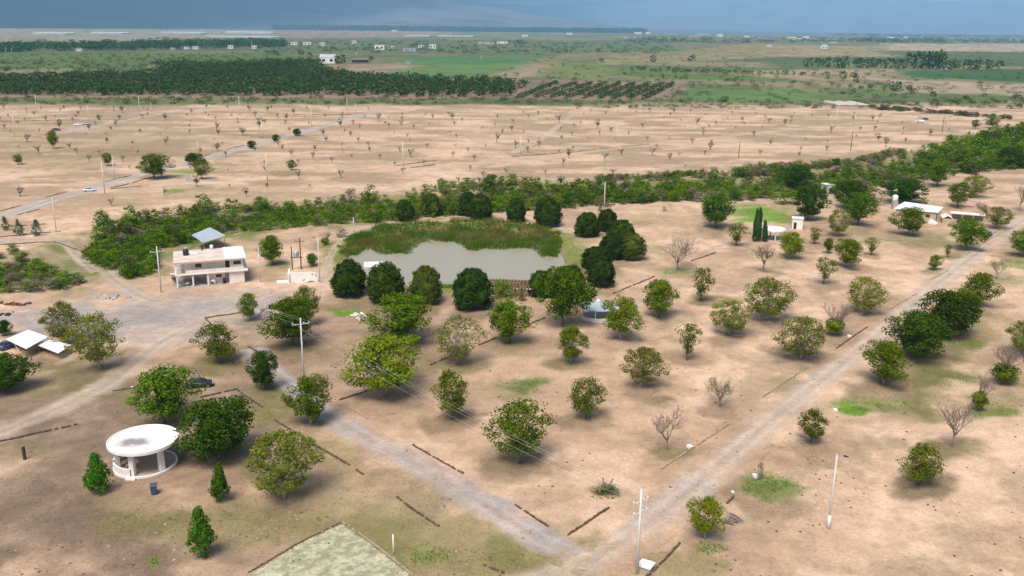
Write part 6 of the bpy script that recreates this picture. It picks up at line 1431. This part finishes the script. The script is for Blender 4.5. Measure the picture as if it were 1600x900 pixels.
# ------------------------------------------------------------------ far buildings
def far_house(px, py, w_, h_, wall, roof, label, group='far houses', d=.7, pitched=False, nwin=2):
    s = mpp(px, py); x, y = flat([px], [py]); W_, H2, D_ = w_ * s, h_ * s, max(6.0, w_ * s * d); e = empty('far_building', (float(x[0]), float(y[0]) + D_ / 2, 0), rnd.uniform(-.25, .25), label=label, cat='building', group=group)
    MB().box(-W_ / 2, W_ / 2, -D_ / 2, D_ / 2, -.5, H2).build('wall', wall, e)
    rb = MB(); o = .4
    if pitched:
        rb.hexa([(-W_ / 2 - o, -D_ / 2 - o, H2 + .003), (W_ / 2 + o, -D_ / 2 - o, H2 + .003), (W_ / 2 + o, D_ / 2 + o, H2 + .003), (-W_ / 2 - o, D_ / 2 + o, H2 + .003), (-W_ / 2 - o, -.1, H2 * 1.5), (W_ / 2 + o, -.1, H2 * 1.5), (W_ / 2 + o, .1, H2 * 1.5), (-W_ / 2 - o, .1, H2 * 1.5)])
    else: rb.box(-W_ / 2 - o, W_ / 2 + o, -D_ / 2 - o, D_ / 2 + o, H2 + .003, H2 + .5)
    rb.build('roof', roof, e)
    for i in range(nwin): cx = -W_ / 2 + W_ * (i + .5) / nwin; ww = min(W_ / nwin * .25, 2.5); MB().box(cx - ww, cx + ww, -D_ / 2 - .08, -D_ / 2 - .003, H2 * .3, H2 * .72).build('window', GLASS, e)
for a in [
    (511, 99, 24, 9, FARW, FARG, 'white barn with a grey sheet roof at the back of the orchard', .9, True), (562, 98, 26, 5, DARKP, FART, 'long dark open barn right of the white barn', .5, False), (638, 100, 9, 3.5, FARG, FARG, 'small grey shed beside the far green crop', .8, False),
    (593, 78, 15, 7, FARW, FARW, 'tall cream house in the middle distance', .8, False), (612, 76, 8, 4, FARW, FART, 'low cream annex right of the tall cream house', .8, False), (640, 80, 20, 4, FARG, FARG, 'grey long roof right of the cream house', .6, False), (676, 76, 10, 6, FARW, FARW, 'white house right of the grey long roof', .8, False), (658, 75, 9, 4, FARW, FART, 'white house between grey roof and trees', .8, False),
    (460, 70, 10, 4, FARW, FART, 'white house at left of the far hamlet', .8, False), (480, 70, 12, 3.5, FARW, FARW, 'low white house in the far hamlet', .8, False), (504, 72, 8, 5, FARW, FARG, 'white house at right of the far hamlet', .8, False), (553, 68, 7, 4, FARW, FARW, 'white house above the far scrub', .8, False),
    (123, 80, 9, 3, FARW, FARW, 'small white house before the dark tree band at left', .8, False), (290, 77, 12, 3.4, FARW, FART, 'white house in the trees at left, first', .7, False), (305, 77, 9, 4, FARW, FARW, 'white house in the trees at left, second', .7, False), (270, 78, 8, 3, FART, FART, 'tan house in the trees at left', .7, False), (360, 76, 8, 5, FARW, FARG, 'taller white house in the trees at left', .7, False), (397, 76, 8, 4.5, FARW, FARW, 'white house at the right end of the trees at left', .7, False),
    (997, 53, 10, 3, FARW, FARW, 'white far building under the horizon, first', .8, False), (1013, 53, 7, 2.5, FARW, FARW, 'white far building under the horizon, second', .8, False), (1125, 57, 9, 3.4, FARW, FARW, 'white village house with trees around', .8, False), (1085, 58, 14, 2.5, FART, FARG, 'long low village house', .6, False), (1167, 59, 8, 3, FARW, FARG, 'small white village house', .8, False),
    (1238, 62, 14, 4, FARW, FARG, 'white village houses cluster at right', .7, False), (1250, 64, 6, 4, FARW, FARW, 'white village house by the cluster', .8, False), (1260, 60, 8, 3.5, FARW, FARG, 'white village house behind the cluster', .8, False), (1288, 76, 9, 4, FARW, FARG, 'white shed on the tan far field', .7, True), (1303, 68, 10, 3, FART, FARG, 'low tan house at the far village', .7, False), (1393, 61, 9, 3, FARW, FARW, 'white house under the right tree band', .8, False), (1416, 61, 6, 3.6, FARW, FARW, 'second white house under the right tree band', .8, False),
    (890, 54, 9, 2.5, FARW, FARW, 'white building on the far plain, left', .7, False), (820, 57, 9, 2.6, FARW, FARW, 'white building on the far plain near dark trees', .7, False), (447, 43.6, 7, 3.5, FARW, FARW, 'white dot of a building at the horizon, left', .7, False), (475, 44.5, 14, 2.6, FARW, FARW, 'low white building at the horizon', .4, False), (616, 49, 8, 2, FARW, FARW, 'white building on the reddish far plain', .7, False),
    (1477, 108, 7, 4, FARW, FARG, 'small white shed under the long tree row', .8, True), (1203, 73, 7, 3, FARW, FARW, 'small white shed at the tan far field', .8, False), (1100, 55, 20, 2.2, FARG, FARG, 'long grey building near the village', .3, False), (985, 60, 20, 2.2, FART, FART, 'pale long building before the village', .3, False), (760, 69, 26, 3, FART, FART, 'tan wall-like building right of the hamlet', .2, False), (785, 68, 18, 3, FARW, FART, 'pale building right of the tan wall-like one', .3, False),
]: far_house(*a[:7], d=a[7], pitched=a[8])
GH = pmat('greenhouse_sheet', (.66, .68, .68), .5, .06, .02)
for px0, px1, py, hp, lb in [(30, 120, 53.5, 3.2, 'pale greenhouse roof at the far left, first'), (122, 206, 53, 3.2, 'pale greenhouse roof at the far left, second'), (230, 330, 52.5, 3.0, 'pale greenhouse roof at the far left, third'), (332, 438, 52.5, 3.6, 'pale greenhouse roof at the far left, fourth'), (300, 440, 58.2, 1.8, 'lower pale greenhouse roof at the far left'), (630, 672, 57, 2.4, 'pale greenhouse on the reddish plain, left one'), (680, 740, 57.5, 2.4, 'pale greenhouse on the reddish plain, right one'), (1312, 1364, 167.5, 5, 'long low grey building at the back of the upper field')]:
    s = mpp((px0 + px1) / 2, py); (x0, x1), (y0, y1) = flat([px0, px1], [py, py]); x0, x1, y0 = float(x0), float(x1), float(y0 + y1) / 2; hh = hp * s * .8; L = x1 - x0; near_ = py > 100
    e = empty('greenhouse' if not near_ else 'far_building', ((x0 + x1) / 2, y0, 0), label=lb, cat='greenhouse' if not near_ else 'building', group='far greenhouses' if not near_ else None)
    MB().box(-L / 2, L / 2, 0, 40 if near_ else 120, -.5, hh * .7).build('wall', FARG if not near_ else FART, e); nb = max(3, int(L / 30)); dp = 40 if near_ else 120
    for k in range(min(nb, 20)):
        a = -L / 2 + L * k / min(nb, 20); c = L / min(nb, 20); MB().hexa([(a, -.5, hh * .7 + .003), (a + c * .97, -.5, hh * .7 + .003), (a + c * .97, dp, hh * .7 + .003), (a, dp, hh * .7 + .003), (a + c * .3, -.5, hh), (a + c * .67, -.5, hh), (a + c * .67, dp, hh), (a + c * .3, dp, hh)]).build('roof_bay', GH if not near_ else FART, e)
for px, by, ty in [(10, 84, 73), (19, 84, 75), (170, 77, 70), (204, 77, 68), (310, 73, 64), (319, 73, 65), (365, 72, 63), (394, 74, 64), (1211, 72, 64), (1420, 106, 79), (1451, 106, 78), (752, 96, 87), (557, 92, 80)]:
    pole(px, by, ty, 'tiny far pole beyond the orchard', r=.28)

# ------------------------------------------------------------------ mountains
HM = pmat('mountain_scrub', (.12, .105, .115), 1, .6, .0011)
def hills(name, r0, r1, hpx, label, seed):
    az = np.linspace(-1.05, 1.05, 260); rr = np.linspace(0, 1, 26); V = []
    for q in rr:
        R = r0 + (r1 - r0) * q
        px = 800 + FPX * np.tan(np.clip(az, -.95, .95)); top = np.interp(px, [p[0] for p in hpx], [p[1] for p in hpx]) / FPX * r1
        n1 = fbm(az * 22 + 5, np.full_like(az, q * 2.2), seed, 5)
        z = top * (q ** 1.5) * (.72 + .56 * n1) if q < 1 else top * (.80 + .4 * n1)
        V.append(np.stack([np.sin(az) * R, np.cos(az) * R, z - 12 * (q == 0)], 1))
    V = np.concatenate(V); ix = np.arange(26 * 260).reshape(26, 260); F = np.stack([ix[:-1, :-1], ix[:-1, 1:], ix[1:, 1:], ix[1:, :-1]], -1).reshape(-1, 4)
    tag(link(bpy.data.objects.new(name, big_mesh(name, V, F, [HM], True))), label, kind='structure')
hills('hills', 13200, 20000, [(-1200, 60), (0, 60), (350, 62), (500, 56), (640, 46), (740, 36), (820, 24), (900, 13), (980, 5), (1150, 2), (2800, 3)], 'blue-grey mountains rising into the rain at left', 201)
hills('hills', 27000, 36000, [(-1200, 40), (600, 40), (800, 34), (845, 32), (880, 38), (1000, 46), (1300, 44), (1600, 40), (2800, 40)], 'faint pale blue mountains far behind at right', 207)

# ------------------------------------------------------------------ unseen cloud added to shade the far left, and haze
CLM = pmat('shade_cloud_base', (.55, .56, .58), 1, .15, .0005)
n_ = 60; xs, ys = np.meshgrid(np.linspace(0, 1, n_), np.linspace(0, 1, n_)); yy = 7000 + 52000 * ys ** 1.3; ed = -8500 + .34 * yy + 2600 * (fbm(yy / 3500, yy * 0, 301, 4) - .5); xx = -1.5 * yy - 12000 + (ed + 1.5 * yy + 12000) * xs
edge = np.minimum(np.minimum(xs, 1 - xs), np.minimum(ys, 1 - ys)); th = 900 * sstep(0, .25, edge) * (.6 + .8 * fbm(xx / 2500, yy / 2500, 303, 4)); zb_ = 3300 - 350 * sstep(0, .2, edge) * fbm(xx / 1800, yy / 1800, 305, 4)
V = np.concatenate([np.stack([xx, yy, zb_], -1).reshape(-1, 3), np.stack([xx, yy, zb_ + 2 + th], -1).reshape(-1, 3)]); ix = np.arange(n_ * n_).reshape(n_, n_); F = np.stack([ix[:-1, :-1], ix[:-1, 1:], ix[1:, 1:], ix[1:, :-1]], -1).reshape(-1, 4)
tag(link(bpy.data.objects.new('storm_cloud', big_mesh('storm_cloud', V, np.concatenate([F[:, ::-1], F + n_ * n_]), [CLM], True))), 'unseen rain cloud added to shade the far left of the plain', kind='structure')
hm = bpy.data.materials.new('haze'); hm.use_nodes = True; hn = hm.node_tree; hn.nodes.remove(hn.nodes['Principled BSDF'])
pv = hn.nodes.new('ShaderNodeVolumePrincipled'); pv.inputs['Density'].default_value = 5.2e-5; pv.inputs['Color'].default_value = (.37, .665, .97, 1); pv.inputs['Anisotropy'].default_value = 0
hn.links.new(pv.outputs[0], hn.nodes['Material Output'].inputs['Volume'])
o = MB().box(-90000, 90000, -3000, 65000, -14, 2400).build('haze', hm, label='bluish air haze over the plain', kind='stuff')
